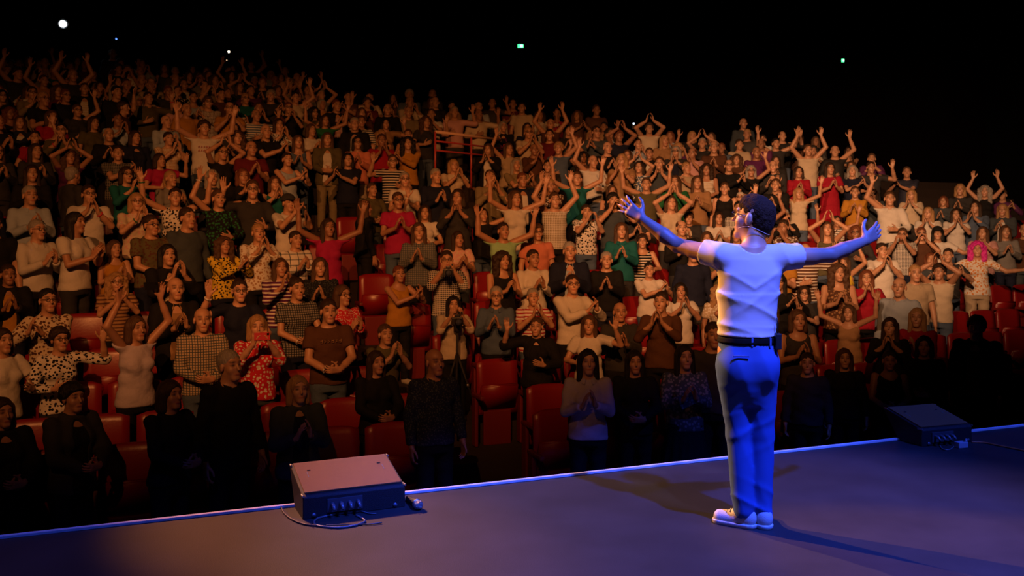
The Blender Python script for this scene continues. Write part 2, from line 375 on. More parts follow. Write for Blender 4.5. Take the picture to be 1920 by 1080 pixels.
def cable(name, pts, r, label, m, n=60):
    pts = [np.array(p, float) for p in pts]; out = []
    P = [pts[0]]+pts+[pts[-1]]
    for i in range(1, len(P)-2):
        for t in np.linspace(0, 1, n//len(pts)+2)[:-1]:
            a, b, c, d = P[i-1], P[i], P[i+1], P[i+2]; out.append(.5*((2*b)+(c-a)*t+(2*a-5*b+4*c-d)*t*t+(3*b-a-3*c+d)*t**3))
    out.append(pts[-1]); bm = bmesh.new(); b_tube(bm, [tuple(p) for p in out], r, 7); return tag(link(name, bm_mesh(name, bm, True), None, (m,)), label, 'cable')
def GP(px, py, z=.006):
    Y = (CAM_H-z)*F_PX/(py-HORIZON); return ((px-960)/F_PX*Y, Y, z)
w1, X1, Y1 = wedge(568, 975, .585, math.radians(24), 'amber-lit wedge stage monitor with brown grille at the stage lip')
w2, X2, Y2 = wedge(1729, 838, .47, math.radians(19), 'dark wedge stage monitor in blue shade beyond the performer')
cable('audio_cable', [GP(527, 950), GP(533, 962), GP(548, 974), GP(572, 983), GP(600, 986)], .005, 'thin grey cable curling around the side of the amber-lit monitor', M_CABLE)
cable('audio_cable', [GP(640, 962), GP(596, 972), GP(592, 984), GP(625, 989), GP(660, 986), GP(684, 977), GP(668, 966)], .006, 'black cable looped on the stage in front of the amber-lit monitor', M_PLUG)
cable('audio_cable', [GP(612, 985), GP(650, 984), GP(690, 983), GP(716, 980)], .004, 'thin cable lying flat below the looped cable at the amber-lit monitor', M_CABLE)
cable('audio_cable', [GP(668, 955), GP(690, 962), GP(705, 963)], .004, 'short cable trailing from the plugs of the amber-lit monitor', M_PLUG)
cable('power_cable', [GP(1822, 829), GP(1845, 830), GP(1875, 836), GP(1925, 846), GP(1990, 862)], .007, 'orange power cable running off from the dark wedge monitor', mat('cable_orange', (.45, .12, .04), .5))
cable('audio_cable', [GP(1762, 835), GP(1768, 842), GP(1780, 843), GP(1790, 836)], .005, 'short cable looped in front of the dark wedge monitor', M_PLUG)
bm = bmesh.new(); b_box(bm, (0, 0, .022), (.085, .05, .044), None, .006)
jb = link('junction_box', bm_mesh('box', bm), None, (mat('box_pale_blue', (.42, .46, .52), .4),)); jb.location = GP(1802, 839, 0); jb.rotation_euler = (0, 0, .3)
tag(jb, 'small pale connector box beside the dark wedge monitor', 'connector box')
bm = bmesh.new(); b_tube(bm, [(0, 0, 0), (.03, 0, .01), (.05, 0, .02)], .008, 8); link('plug', bm_mesh('plug', bm, True), jb, (M_PLUG,), Matrix.Translation((.01, -.01, .04)))
# microphone lying by the monitor
mc = empty('microphone', GP(781, 944, .028), math.radians(115))
bm = bmesh.new(); bmesh.ops.create_uvsphere(bm, u_segments=20, v_segments=14, radius=.027); bmesh.ops.scale(bm, vec=(1.08, 1, 1), verts=bm.verts)
link('grille_ball', bm_mesh('ball', bm, True), mc, (mat('mic_mesh', (.40, .41, .44), .35, metal=.6, bscale=600, bstr=.9),), Matrix.Translation((-.03, 0, 0)))
bm = bmesh.new(); b_tube(bm, [(-.012, 0, 0), (-.006, 0, 0)], .0285, 18); link('collar_ring', bm_mesh('ring', bm, True), mc, (M_METAL,))
bm = bmesh.new(); b_tube(bm, [(-.006, 0, 0), (.02, 0, -.001), (.08, 0, -.006), (.16, 0, -.012)], [.024, .021, .018, .014], 14); link('handle', bm_mesh('handle', bm, True), mc, (M_CAB,))
tag(mc, 'handheld microphone with round silver head lying beside the amber-lit monitor', 'microphone')

# ------------------------------------------------------------------ lamps and signs at the back of the hall
def at(px, py, Y): return ((px-960)/F_PX*Y, Y, CAM_H+(HORIZON-py)/F_PX*Y)
fl = empty('follow_spot', FOLLOW); aim = (Vector((PERF[0], PERF[1], 1.0))-Vector(FOLLOW)).to_track_quat('-Z', 'Y'); fl.rotation_mode = 'QUATERNION'; fl.rotation_quaternion = aim
bm = bmesh.new(); b_tube(bm, [(0, 0, .75), (0, 0, .7), (0, 0, .25), (0, 0, .2), (0, 0, .02), (0, 0, 0)], [.10, .15, .15, .11, .11, .115], 20, False); link('housing', bm_mesh('housing', bm, True), fl, (M_CAB,))
bm = bmesh.new(); b_tube(bm, [(0, 0, .03), (0, 0, .022)], .088, 24); link('lens', bm_mesh('lens', bm, True), fl, (mat('lens_lit', (1, 1, 1), .3, emit=(.85, .93, 1.0), estr=9),))
bm = bmesh.new(); b_box(bm, (0, 0, .4), (.34, .03, .03), None, .005); b_box(bm, (.165, 0, .4), (.012, .05, .32), None, .004); b_box(bm, (-.165, 0, .4), (.012, .05, .32), None, .004); link('yoke', bm_mesh('yoke', bm), fl, (M_CAB,))
bm = bmesh.new(); b_tube(bm, [(0, 0, .4), tuple(aim.inverted() @ Vector((0, 0, 9.5-FOLLOW[2])))], .025, 8); link('hanging_pole', bm_mesh('pole', bm, True), fl, (M_CAB,))
tag(fl, 'bright white follow spot lamp shining from the top of the hall', 'spotlight')
def beacon(name, px, py, Y, r, col, est, label, cat):
    o = empty(name, at(px, py, Y)); bm = bmesh.new(); b_box(bm, (0, .04, 0), (r*3, .06, r*3), None, .01); link('housing', bm_mesh('housing', bm), o, (M_CAB,))
    bm = bmesh.new(); bmesh.ops.create_uvsphere(bm, u_segments=16, v_segments=10, radius=r); link('lens', bm_mesh('lens', bm, True), o, (mat('beacon_'+label[:12], col, .3, emit=col, estr=est),)); return tag(o, label, cat)
beacon('indicator_lamp', 218, 73, BACK_Y-.10, .026, (.10, .25, 1.0), 3, 'tiny blue indicator lamp high on the back wall', 'lamp')
beacon('indicator_lamp', 429, 97, BACK_Y-.10, .030, (1.0, .85, .65), 6, 'tiny warm white lamp above the back rows', 'lamp')
beacon('indicator_lamp', 425, 113, BACK_Y-.10, .016, (1.0, .6, .35), 1.5, 'faint orange lamp just below the tiny warm white lamp', 'lamp')
def exitsign(px, py, W_, label):
    o = empty('exit_sign', at(px, py, BACK_Y-.09)); bm = bmesh.new(); b_box(bm, (0, .06, 0), (W_+.05, .06, .15), None, .01); link('housing', bm_mesh('housing', bm), o, (M_CAB,))
    bm = bmesh.new(); b_box(bm, (0, .025, 0), (W_, .012, .10), None, .01); link('panel', bm_mesh('panel', bm), o, (mat('exit_green', (.08, .8, .3), .4, emit=(.08, .85, .32), estr=2.2),))
    bm = bmesh.new(); b_box(bm, (W_*.18, .012, 0), (W_*.4, .02, .055), None, .008); link('pictogram', bm_mesh('pictogram', bm), o, (mat('exit_white', (.8, 1, .85), .4, emit=(.55, 1, .7), estr=3.5 if W_ > .13 else 1.2),))
    return tag(o, label, 'exit sign')
exitsign(976, 86, .16, 'glowing pale green exit sign high on the dark back wall')
exitsign(1581, 113, .08, 'small dim green exit light near the corner of the back wall')
# railing of the stair well in the middle of the crowd
ra, rb = Vector(at(816, 247, 16.6)), Vector(at(945, 263, 18.2))
rl = empty('guard_rail', tuple(ra)); dv = rb-ra; M_RAIL = mat('rail_red_metal', (.5, .06, .06), .35)
bm = bmesh.new(); b_tube(bm, [(0, 0, 0), tuple(dv)], .028, 10); link('top_rail', bm_mesh('rail', bm, True), rl, (mat('rail_polished', (.85, .55, .38), .3),))
for dz in (-.17, -.34):
    bm = bmesh.new(); b_tube(bm, [(0, 0, dz), (dv.x, dv.y, dv.z+dz)], .016, 8); link('mid_rail', bm_mesh('rail', bm, True), rl, (M_RAIL,))
for t in (0, .5, 1):
    bm = bmesh.new(); b_tube(bm, [(dv.x*t, dv.y*t, dv.z*t), (dv.x*t, dv.y*t, dv.z*t-1.0)], .02, 8); link('post', bm_mesh('post', bm, True), rl, (M_RAIL,))
tag(rl, 'red metal guard rail with polished top in the middle of the crowd', 'railing')

o = empty('phone', at(1188, 236, 20.6)); bm = bmesh.new(); b_box(bm, (0, 0, 0), (.075, .01, .15), None, .004); link('case', bm_mesh('case', bm), o, (M_CAB,))
bm = bmesh.new(); bmesh.ops.create_uvsphere(bm, u_segments=10, v_segments=8, radius=.022); link('flash', bm_mesh('flash', bm, True), o, (mat('flash_lit', (.6, .75, 1), .3, emit=(.55, .72, 1), estr=3),), Matrix.Translation((0, -.01, .05)))
tag(o, 'phone with tiny bluish flash lit, held up in the far rows', 'phone')
# ------------------------------------------------------------------ people: shared anatomy
def rot_head(yaw, pitch, roll=0):
    return np.array(Matrix.Rotation(math.radians(yaw), 3, 'Z') @ Matrix.Rotation(math.radians(pitch), 3, 'X') @ Matrix.Rotation(math.radians(roll), 3, 'Y'))
def add_head(f, c, R, s=1.0):
    P = lambda x, y, z: np.asarray(c)+R@(np.array((x, y, z))*s)
    E = lambda p, r, k, op='add': f.ell(P(*p), np.array(r)*s, k, op, R)
    E((0, -.014, .036), (.076, .095, .082), .01)
    E((0, .026, -.038), (.058, .062, .076), .03)
    f.cap(P(-.012, .068, -.098), P(.012, .068, -.098), .02*s, .02*s, .03)
    for x in (-1, 1):
        E((x*.036, .052, -.028), (.026, .028, .028), .02)
    f.cap(P(-.036, .074, .034), P(.036, .074, .034), .012*s, .012*s, .015)
    f.cap(P(0, .084, .018), P(0, .106, -.024), .008*s, .012*s, .012)
    for x in (-1, 1):
        E((x*.033, .094, .010), (.016, .018, .011), .012, 'sub')
        E((x*.032, .068, .010), (.015, .015, .015), .004)
        E((x*.079, -.004, -.008), (.011, .02, .032), .006)
    f.cap(P(-.020, .084, -.062), P(.020, .084, -.062), .007*s, .007*s, .008)
    f.cap(P(0, -.012, -.07), P(0, -.03, -.16)*.35+.65*np.asarray(P(0, -.03, -.17)), .05*s, .054*s, .03)
def add_hand(f, w, fd, pn, side, curl=.35, spread=.10, s=1.0, fr=.0088):
    fd = unit(fd); pn = np.asarray(pn, float); pn = unit(pn-fd*(pn@fd)); t = np.cross(fd, pn)*side; w = np.asarray(w, float)
    offs = ((.028, .076, 1), (.0095, .085, 1.04), (-.0095, .078, 1), (-.027, .06, .9))
    for o, L, q in offs:
        kn = w+fd*.088*s*(1-.9*abs(o))+t*o*s
        f.cap(w+fd*.012+t*o*.55*s, kn, .014*s, .0115*s, .014)
    for o, L, q in offs:
        kn = w+fd*.088*s*(1-.9*abs(o))+t*o*s; d = unit(fd+t*o/.028*spread); p = kn; a = curl*.5
        for seg, fr_ in ((.42, 1.0), (.32, .93), (.26, .82)):
            dd = d*math.cos(a)+pn*math.sin(a); e = p+dd*L*s*seg
            f.cap(p, e, fr*q*fr_*s, fr*q*(fr_-.07)*s, .004); p = e; a += curl
    b0 = w+fd*.022*s+t*.018*s+pn*.006; b1 = b0+unit(t*.85+fd*.55+pn*.25)*.046*s; b2 = b1+unit(fd*.75+t*.55+pn*.15)*.030*s; b3 = b2+unit(fd*.9+t*.3)*.024*s
    f.cap(b0, b1, .0155*s, .0115*s, .012); f.cap(b1, b2, .0105*s, .0098*s, .004); f.cap(b2, b3, .0096*s, .0082*s, .004)
def ik(sh, w, pole, L1, L2):
    sh = np.asarray(sh, float); w = np.asarray(w, float); d = w-sh; D = np.linalg.norm(d)
    if D > (L1+L2)*.995: w = sh+d/D*(L1+L2)*.995; d = w-sh; D = np.linalg.norm(d)
    a = (L1*L1-L2*L2+D*D)/(2*D); h = math.sqrt(max(0, L1*L1-a*a)); u = d/D; p = np.asarray(pole, float); p = unit(p-u*(p@u))
    return sh+u*a+p*h, w
UP = (0, 0, 1)
# wrist, finger direction, palm normal, elbow pole for the person's two hands (x > 0 is the person's own other side), head (yaw, pitch)
POSES = dict(
    clap=(((.075, .30, 1.20), (-.25, .45, .85), (-1, .1, 0), (.6, -.2, -1)), ((-.045, .31, 1.22), (.15, .35, .9), (1, .1, 0), (-.6, -.2, -1)), (4, 4), .25),
    clapf=(((.07, .30, 1.36), (-.2, .2, 1), (-1, .1, 0), (.7, .1, -1)), ((-.05, .31, 1.38), (.2, .2, 1), (1, .1, 0), (-.7, .1, -1)), (-6, 6), .2),
    clapl=(((-.10, .30, 1.28), (-.5, .3, .8), (-1, .3, 0), (.8, .0, -.8)), ((-.22, .28, 1.30), (.2, .3, .9), (1, .2, 0), (-.8, -.1, -.8)), (-8, 6), .25),
    claph=(((.08, .16, 1.72), (-.25, .1, 1), (-1, .1, .2), (1, .3, -.3)), ((-.07, .17, 1.73), (.25, .1, 1), (1, .1, .2), (-1, .3, -.3)), (0, 8), .2),
    vee=(((.40, .10, 1.80), (.25, .1, 1), (-.2, 1, 0), (.9, .2, -.4)), ((-.42, .12, 1.78), (-.25, .1, 1), (.2, 1, 0), (-.9, .2, -.4)), (3, 6), .25),
    up=(((.21, .06, 1.86), (.05, .1, 1), (-.4, 1, 0), (1, .2, 0)), ((-.23, .05, 1.87), (-.1, .1, 1), (.4, 1, 0), (-1, .2, 0)), (0, 5), .3),
    one=(((.26, .10, 1.84), (.1, .1, 1), (-.2, 1, 0), (1, .2, -.1)), ((-.10, .25, 1.08), (.8, .5, .1), (.1, -.9, .2), (-.8, -.4, -.6)), (5, 4), .3),
    wave=(((.36, .20, 1.56), (.1, .05, 1), (-.2, 1, 0), (.7, -.2, -.9)), ((-.12, .27, 1.12), (.7, .5, .3), (.3, -.9, .2), (-.8, -.4, -.6)), (-5, 4), .15),
    waist=(((.05, .26, 1.02), (-.85, .25, .05), (0, -1, .3), (.8, -.3, -.4)), ((-.06, .29, 1.03), (.85, .2, .05), (0, -1, .3), (-.8, -.3, -.4)), (2, 2), .5),
    phone=(((.085, .36, 1.44), (-.25, .3, .9), (-.8, -.4, 0), (.6, -.1, -1)), ((-.085, .36, 1.44), (.25, .3, .9), (.8, -.4, 0), (-.6, -.1, -1)), (0, 2), .55),
    wide=(((.60, .20, 1.30), (.9, .3, .25), (.0, .5, .8), (.1, -.5, -.8)), ((-.62, .18, 1.27), (-.9, .3, .1), (.0, .5, .8), (-.1, -.5, -.8)), (-6, 6), .2),
    down=(((.25, .06, .86), (.02, .1, -1), (-1, .1, 0), (.5, -1, 0)), ((-.25, .08, .86), (-.02, .1, -1), (1, .1, 0), (-.5, -1, 0)), (3, 3), .45),
    mouth=(((.085, .21, 1.46), (-.35, .2, 1), (-1, .2, 0), (.8, .2, -.8)), ((-.085, .21, 1.46), (.35, .2, 1), (1, .2, 0), (-.8, .2, -.8)), (0, 5), .3),
)
HEADZ = 1.583
def joints(pose):
    R, L, hd, curl = POSES[pose]; out = {}
    for side, H in ((1, R), (-1, L)):
        raise_ = max(0, H[0][2]-1.35)
        sh = np.array((side*(.172-.03*min(1, raise_*2)), -.012, 1.375+.055*min(1, raise_*2)))
        el, w = ik(sh, H[0], H[3], .285, .250)
        out[side] = (sh, el, w, np.array(H[1], float), np.array(H[2], float))
    out['curl'] = curl; out['R'] = rot_head(*hd); out['hc'] = np.array((0, .012, HEADZ))
    return out
def torso(fem):
    if fem: return [(.80, 0, 0, .160, .118), (.90, 0, -.004, .175, .126), (1.02, 0, 0, .138, .100), (1.12, 0, 0, .130, .095), (1.24, 0, .004, .148, .108), (1.33, 0, 0, .155, .096), (1.40, 0, -.012, .115, .07), (1.46, 0, -.016, .056, .05)]
    return [(.80, 0, 0, .158, .116), (.90, 0, 0, .165, .122), (1.02, 0, .004, .155, .112), (1.12, 0, .004, .156, .112), (1.25, 0, .004, .172, .118), (1.34, 0, 0, .176, .104), (1.41, 0, -.012, .125, .075), (1.46, 0, -.016, .06, .054)]
LEG = {s: (np.array((s*.088, 0, .86)), np.array((s*.098, .012, .47)), np.array((s*.105, -.02, .085))) for s in (1, -1)}
def add_core(f, J, fem, g=0.0, arms=True, k=.03):
    f.loft(torso(fem), g, k)
    if fem:
        for s in (-1, 1): f.ell((s*.068, .085, 1.235), (.062+g, .05+g, .062+g), .03)
_BODY, _TOP, _LOW, _HAIR = {}, {}, {}, {}
def body_mesh(pose, fem):
    key = (pose, fem)
    if key in _BODY: return _BODY[key]
    J = joints(pose); pts = np.array([J[s][i] for s in (1, -1) for i in range(3)]+[J[s][2]+unit(J[s][3])*.2 for s in (1, -1)])
    lo = np.minimum(pts.min(0)-.06, (-.26, -.17, -.01)); hi = np.maximum(pts.max(0)+.06, (.26, .26, 1.73))
    f = Field(lo, hi, .0076); add_core(f, J, fem)
    q = .9 if fem else 1.0
    for s in (1, -1):
        hp, kn, an = LEG[s]
        f.cap(hp, kn, .086, .056, .03); f.cap(kn, an, .056, .038, .02); f.cap(an+(0, 0, -.04), an+(s*.02, .15, -.055), .036, .03, .02)
        sh, el, w, fd, pn = J[s]
        f.cap(sh, el, .052*q, .040*q, .03); f.cap(el, el*.45+w*.55, .040*q, .037*q, .015); f.cap(el*.5+w*.5, w, .038*q, .026*q, .012)
        add_hand(f, w, fd, pn, s, J['curl'], .13, 1.0, .0090)
    f.cap((0, -.022, 1.38), J['hc']+J['R']@np.array((0, -.014, -.06)), .058*q, .050*q, .025)
    add_head(f, J['hc'], J['R'])
    v, qd = f.mesh()
    me = raw_mesh('body', v, qd)
    hd = np.linalg.norm(v-J['hc'], axis=1) < .15; hn = np.zeros(len(v), bool)
    for s in (1, -1): hn |= np.linalg.norm(v-(J[s][2]+unit(J[s][3])*.09), axis=1) < .14
    w = np.where(hd, .12, np.where(hn, .12, 1.0))
    me = decimate(me, .26, w)
    n = len(me.vertices); co = np.empty(n*3, np.float32); me.vertices.foreach_get('co', co); co = co.reshape(-1, 3)
    l = (co-J['hc'])@J['R']; ax = np.abs(l[:, 0])
    sm = lambda e: np.clip(1.35-e, 0, 1)
    lip = sm(np.sqrt((l[:, 0]/.030)**2+((l[:, 2]+.066-.012*(l[:, 0]/.028)**2)/.0095)**2))*(l[:, 1] > .055)
    eye = sm(np.sqrt(((ax-.032)/.016)**2+((l[:, 2]-.010)/.0085)**2))*(l[:, 1] > .05)
    brw = sm(np.sqrt(((ax-.033)/.021)**2+((l[:, 2]-.036)/.007)**2))*(l[:, 1] > .045)
    a = me.color_attributes.new('face', 'FLOAT_COLOR', 'POINT')
    a.data.foreach_set('color', np.stack((lip, eye, brw, np.ones(n)), 1).astype(np.float32).ravel())
    me.polygons.foreach_set('use_smooth', np.full(len(me.polygons), True))
    me.materials.append(skin(1)); _BODY[key] = (me, J)
    return _BODY[key]
def top_mesh(pose, kind, fem):
    key = (pose, kind, fem)
    if key in _TOP: return _TOP[key]
    J = joints(pose); pts = np.array([J[s][i] for s in (1, -1) for i in range(3)])
    lo = np.minimum(pts.min(0)-.09, (-.29, -.2, .70)); hi = np.maximum(pts.max(0)+.09, (.29, .25, 1.50))
    f = Field(lo, hi, .0125); jk = kind == 'jacket'; g = .024 if jk else .013
    add_core(f, J, fem, g)
    f.loft([(.72, 0, 0, .186, .146), (.86, 0, 0, .186, .146), (1.02, 0, 0, .166, .126), (1.15, 0, 0, .155, .118)], .004 if not jk else .014, .03)
    q = .9 if fem else 1.0
    if kind == 'tank':
        f.plane((0, .75, 1), 1.415)
        for s in (1, -1): f.cap(J[s][0]+(s*.045, 0, .03), J[s][0]+(s*.055, 0, -.11), .085, .075, .01, 'sub')
    else:
        for s in (1, -1):
            sh, el, w, fd, pn = J[s]
            if kind == 'tee': rz_ = el[2] > sh[2]+.05; f.cap(sh, el, .052*q+(.014 if rz_ else .020), .044*q+(.012 if rz_ else .026), .035, cut=.5 if rz_ else .62)
            else:
                f.cap(sh, el, .052*q+g+.004, .042*q+g+.004, .035); f.cap(el, w, .042*q+g+.004, .028*q+g+.002, .02, cut=.93)
        f.plane((0, .5, 1), 1.445 if not jk else 1.462)
    hem = .80 if jk else (.84 if fem else .86)
    f.plane((0, 0, -1), -hem)
    if kind == 'v': pass
    if jk:
        f.ell((0, .17, 1.0), (.075, .14, .62), .01, 'sub')
    sd_ = sum(map(ord, pose+kind)) % 7
    f.add(lambda X, Y, Z: .0045*np.sin(28*Z+9*X+sd_)*np.sin(14*X+5*Z+1.3)+.003*np.sin(47*Z-21*X))
    v, qd = f.mesh(); me = raw_mesh(kind, smooth_v(v, qd, 1), qd); me.materials.append(cloth('grey'))
    _TOP[key] = me
    return me
def low_mesh(kind):
    if kind in _LOW: return _LOW[kind]
    if kind == 'shoes':
        f = Field((-.22, -.10, -.02), (.22, .22, .16), .011)
        for s in (1, -1):
            an = LEG[s][2]; f.cap(an+(0, -.01, -.045), an+(s*.022, .155, -.055), .047, .042, .02); f.cap(an, an+(0, 0, .04), .046, .044, .02)
        f.plane((0, 0, -1), 0.0); f.plane((0, 0, 1), .12)
    else:
        f = Field((-.34, -.3, .02), (.34, .3, 1.06), .016)
        f.loft([(.78, 0, 0, .170, .128), (.90, 0, 0, .178, .134), (1.03, 0, .002, .160, .118)], 0.004, .02)
        if kind == 'skirt':
            f.loft([(.36, 0, 0, .27, .20), (.70, 0, 0, .215, .165), (.95, 0, 0, .172, .128)], 0, .03); f.plane((0, 0, -1), -.40)
            f.add(lambda X, Y, Z: .012*np.sin(14*np.arctan2(Y, X))*np.clip((.9-Z)*2, 0, 1))
        else:
            for s in (1, -1):
                hp, kn, an = LEG[s]; f.cap(hp, kn, .095, .072, .03); f.cap(kn, an, .072, .062, .02)
            f.plane((0, 0, -1), -.07)
            f.add(lambda X, Y, Z: .004*np.sin(38*Z+9*X)*np.sin(17*Z+3))
        f.plane((0, 0, 1), 1.0)
    v, qd = f.mesh(); me = raw_mesh(kind, smooth_v(v, qd, 1), qd); me.materials.append(cloth('denim')); _LOW[kind] = me
    return me
def hair_mesh(kind):
    if kind in _HAIR: return _HAIR[kind]
    f = Field((-.22, -.24, -.42), (.22, .16, .24), .0095)
    big = {'cu': .022, 'cl': .024, 'wig': .034, 'bob': .013, 'lng': .011, 'cap': .026}.get(kind, .013)
    if kind in ('sh', 'ba', 'bun', 'pon'): f.ell((0, -.023, .047), (.0825, .099, .087), .01); f.ell((0, -.05, -.012), (.066, .066, .07), .02)
    else: f.ell((0, -.016, .036), (.076+big, .096+big, .084+big), .01)
    if kind in ('sh', 'cu', 'ba', 'bun', 'pon', 'cap'):
        f.plane((0, 1.0, -1), .018)
        if kind != 'cap': f.ell((0, .12, -.02), (.064, .075, .082), .012, 'sub')
    if kind == 'ba': f.ell((0, .03, .14), (.072, .12, .10), .01, 'sub')
    if kind == 'bun': f.ell((0, -.10, .10), (.045, .045, .045), .015)
    if kind == 'pon':
        f.cap((0, -.11, .06), (0, -.16, -.02), .03, .036, .01); f.cap((0, -.16, -.02), (0, -.15, -.2), .036, .014, .01)
    if kind == 'cap':
        f.plane((0, 0, -1), -.035); f.ell((0, .11, .05), (.075, .085, .012), .01)
    if kind in ('bob', 'wig', 'lng', 'cl'):
        zb = {'bob': -.115, 'wig': -.15, 'lng': -.27, 'cl': -.22}[kind]; w = .018 if kind in ('cl', 'wig') else 0
        for s in (-1, 1):
            f.cap((s*(.066+w), -.02, .03), (s*(.078+w), -.015, zb), .042+w, .036+w, .02)
            f.cap((s*.045, -.06, .0), (s*.05, -.07, zb), .05+w, .045+w, .02)
        f.cap((0, -.07, 0), (0, -.085, zb), .05, .05, .03)
        f.ell((0, .11, -.045), (.066, .11, .125), .012, 'sub')
        f.cap((0, .0, -.11), (0, -.03, -.5), .056, .06, .01, 'sub')
    amp, fr = {'cu': (.008, 75), 'cl': (.012, 60), 'wig': (.012, 60), 'lng': (.004, 90), 'bob': (.003, 90)}.get(kind, (.0035, 110))
    if kind != 'cap':
        if kind in ('lng', 'bob'): f.add(lambda X, Y, Z: amp*np.sin(fr*X+8*Z)*np.sin(fr*.7*Y+5*Z))
        else: f.add(lambda X, Y, Z: amp*np.sin(fr*X+3)*np.sin(fr*Y)*np.sin(fr*Z+1))
    v, qd = f.mesh(); me = raw_mesh('hair', smooth_v(v, qd, 1), qd); me.materials.append(hairm('db')); _HAIR[kind] = me
    return me
_GL = []
def glasses_mesh():
    if _GL: return _GL[0]
    bm = bmesh.new()
    for s in (-1, 1):
        b_tube(bm, [(s*.033+.021*math.cos(a), .101, .008+.016*math.sin(a)) for a in np.linspace(0, 2*math.pi, 13)], .0028, 5)
        b_tube(bm, [(s*.054, .098, .012), (s*.079, .06, .014), (s*.082, 0, .008)], .0026, 5)
    b_tube(bm, [(-.012, .102, .012), (.012, .102, .012)], .0025, 5)
    _GL.append(bm_mesh('glasses', bm, True)); return _GL[0]
def headmat(J):
    M = Matrix([list(J['R'][i]) for i in range(3)]).to_4x4(); M.translation = Vector(J['hc']); return M
_CO = []
def collar_mesh():
    if _CO: return _CO[0]
    bm = bmesh.new(); rings = []
    for t in np.linspace(math.radians(-158), math.radians(158), 25):
        # angle 0 is the nape; the two points meet at the throat
        fx, fy = math.sin(t), -math.cos(t); front = (1-math.cos(t))/2
        zt = 1.472-.052*front; wide = .026+.022*max(0, front-.55)*2
        def P(r, z): return bm.verts.new((fx*r, fy*(r*.86)-.012+.026*front, z))
        rings.append([P(.064, zt+.006), P(.071, zt+.006), P(.071+wide*.75, zt-wide), P(.066+wide*.7, zt-wide-.004)])
    for A, B in zip(rings, rings[1:]):
        for k in range(4): bm.faces.new((A[k], A[(k+1) % 4], B[(k+1) % 4], B[k]))
    bm.faces.new(rings[0][::-1]); bm.faces.new(rings[-1]); _CO.append(bm_mesh('collar', bm)); return _CO[0]
LEGC = ('navy', 'black', 'denim', 'charcoal', 'black', 'denim', 'slate')
def make_person(x, y, z, H, yaw, spec):
    pose = spec['pose']; mir = pose.endswith('-'); pose = pose.rstrip('-'); fem = spec['sex'] == 'f'
    me, J = body_mesh(pose, fem)
    o = link('person', me, None, (skin(spec['skin']),)); s = H/1.70
    o.location = (x, y, z); o.rotation_euler = (0, 0, yaw); o.scale = (-s if mir else s, s, s)
    HM = headmat(J)
    if spec['hair'] != 'no':
        if spec['hair'] == 'cap': link('cap', hair_mesh('cap'), o, (cloth(spec.get('capc', 'black')),), HM); link('hair', hair_mesh('bob' if fem else 'sh'), o, (hairm(spec['hc']),), HM)
        else: link('hair', hair_mesh(spec['hair']), o, (hairm(spec['hc']),), HM)
    link('trousers' if spec['low'] != 'skirt' else 'skirt', low_mesh(spec['low']), o, (cloth(*spec['lc']),))
    link('shoes', low_mesh('shoes'), o, (mat('shoe_dark', (.02, .018, .016), .5) if spec['skin'] % 2 else mat('shoe_white', (.5, .48, .45), .5),))
    link({'tee': 'shirt', 'long': 'shirt', 'tank': 'tank_top'}[spec['top']], top_mesh(pose, 'tank' if spec.get('jacket') else spec['top'], fem), o, (cloth(*spec['tc']),))
    if spec.get('jacket'): link('jacket', top_mesh(pose, 'jacket', fem), o, (cloth(*spec['jacket']),))
    if spec.get('collar'): link('collar', collar_mesh(), o, (cloth(*spec['tc']),))
    if spec.get('band'):
        sh, el, w, fd, pn = J[1]; u = unit(w-el); p_ = unit(np.cross(u, (.3, .5, .8))); q_ = np.cross(u, p_); c_ = w-u*.025; bm = bmesh.new()
        b_tube(bm, [tuple(c_+(p_*math.cos(t)+q_*math.sin(t))*.033-u*.008) for t in np.linspace(0, 2*math.pi, 13)], .008, 6)
        link('wristband', bm_mesh('wristband', bm, True), o, (mat('band_'+spec['band'], COLS[spec['band']], .6),))
    if spec.get('glasses'): link('glasses', glasses_mesh(), o, (mat('glasses_dark', (.012, .01, .01), .3),), HM)
    return o
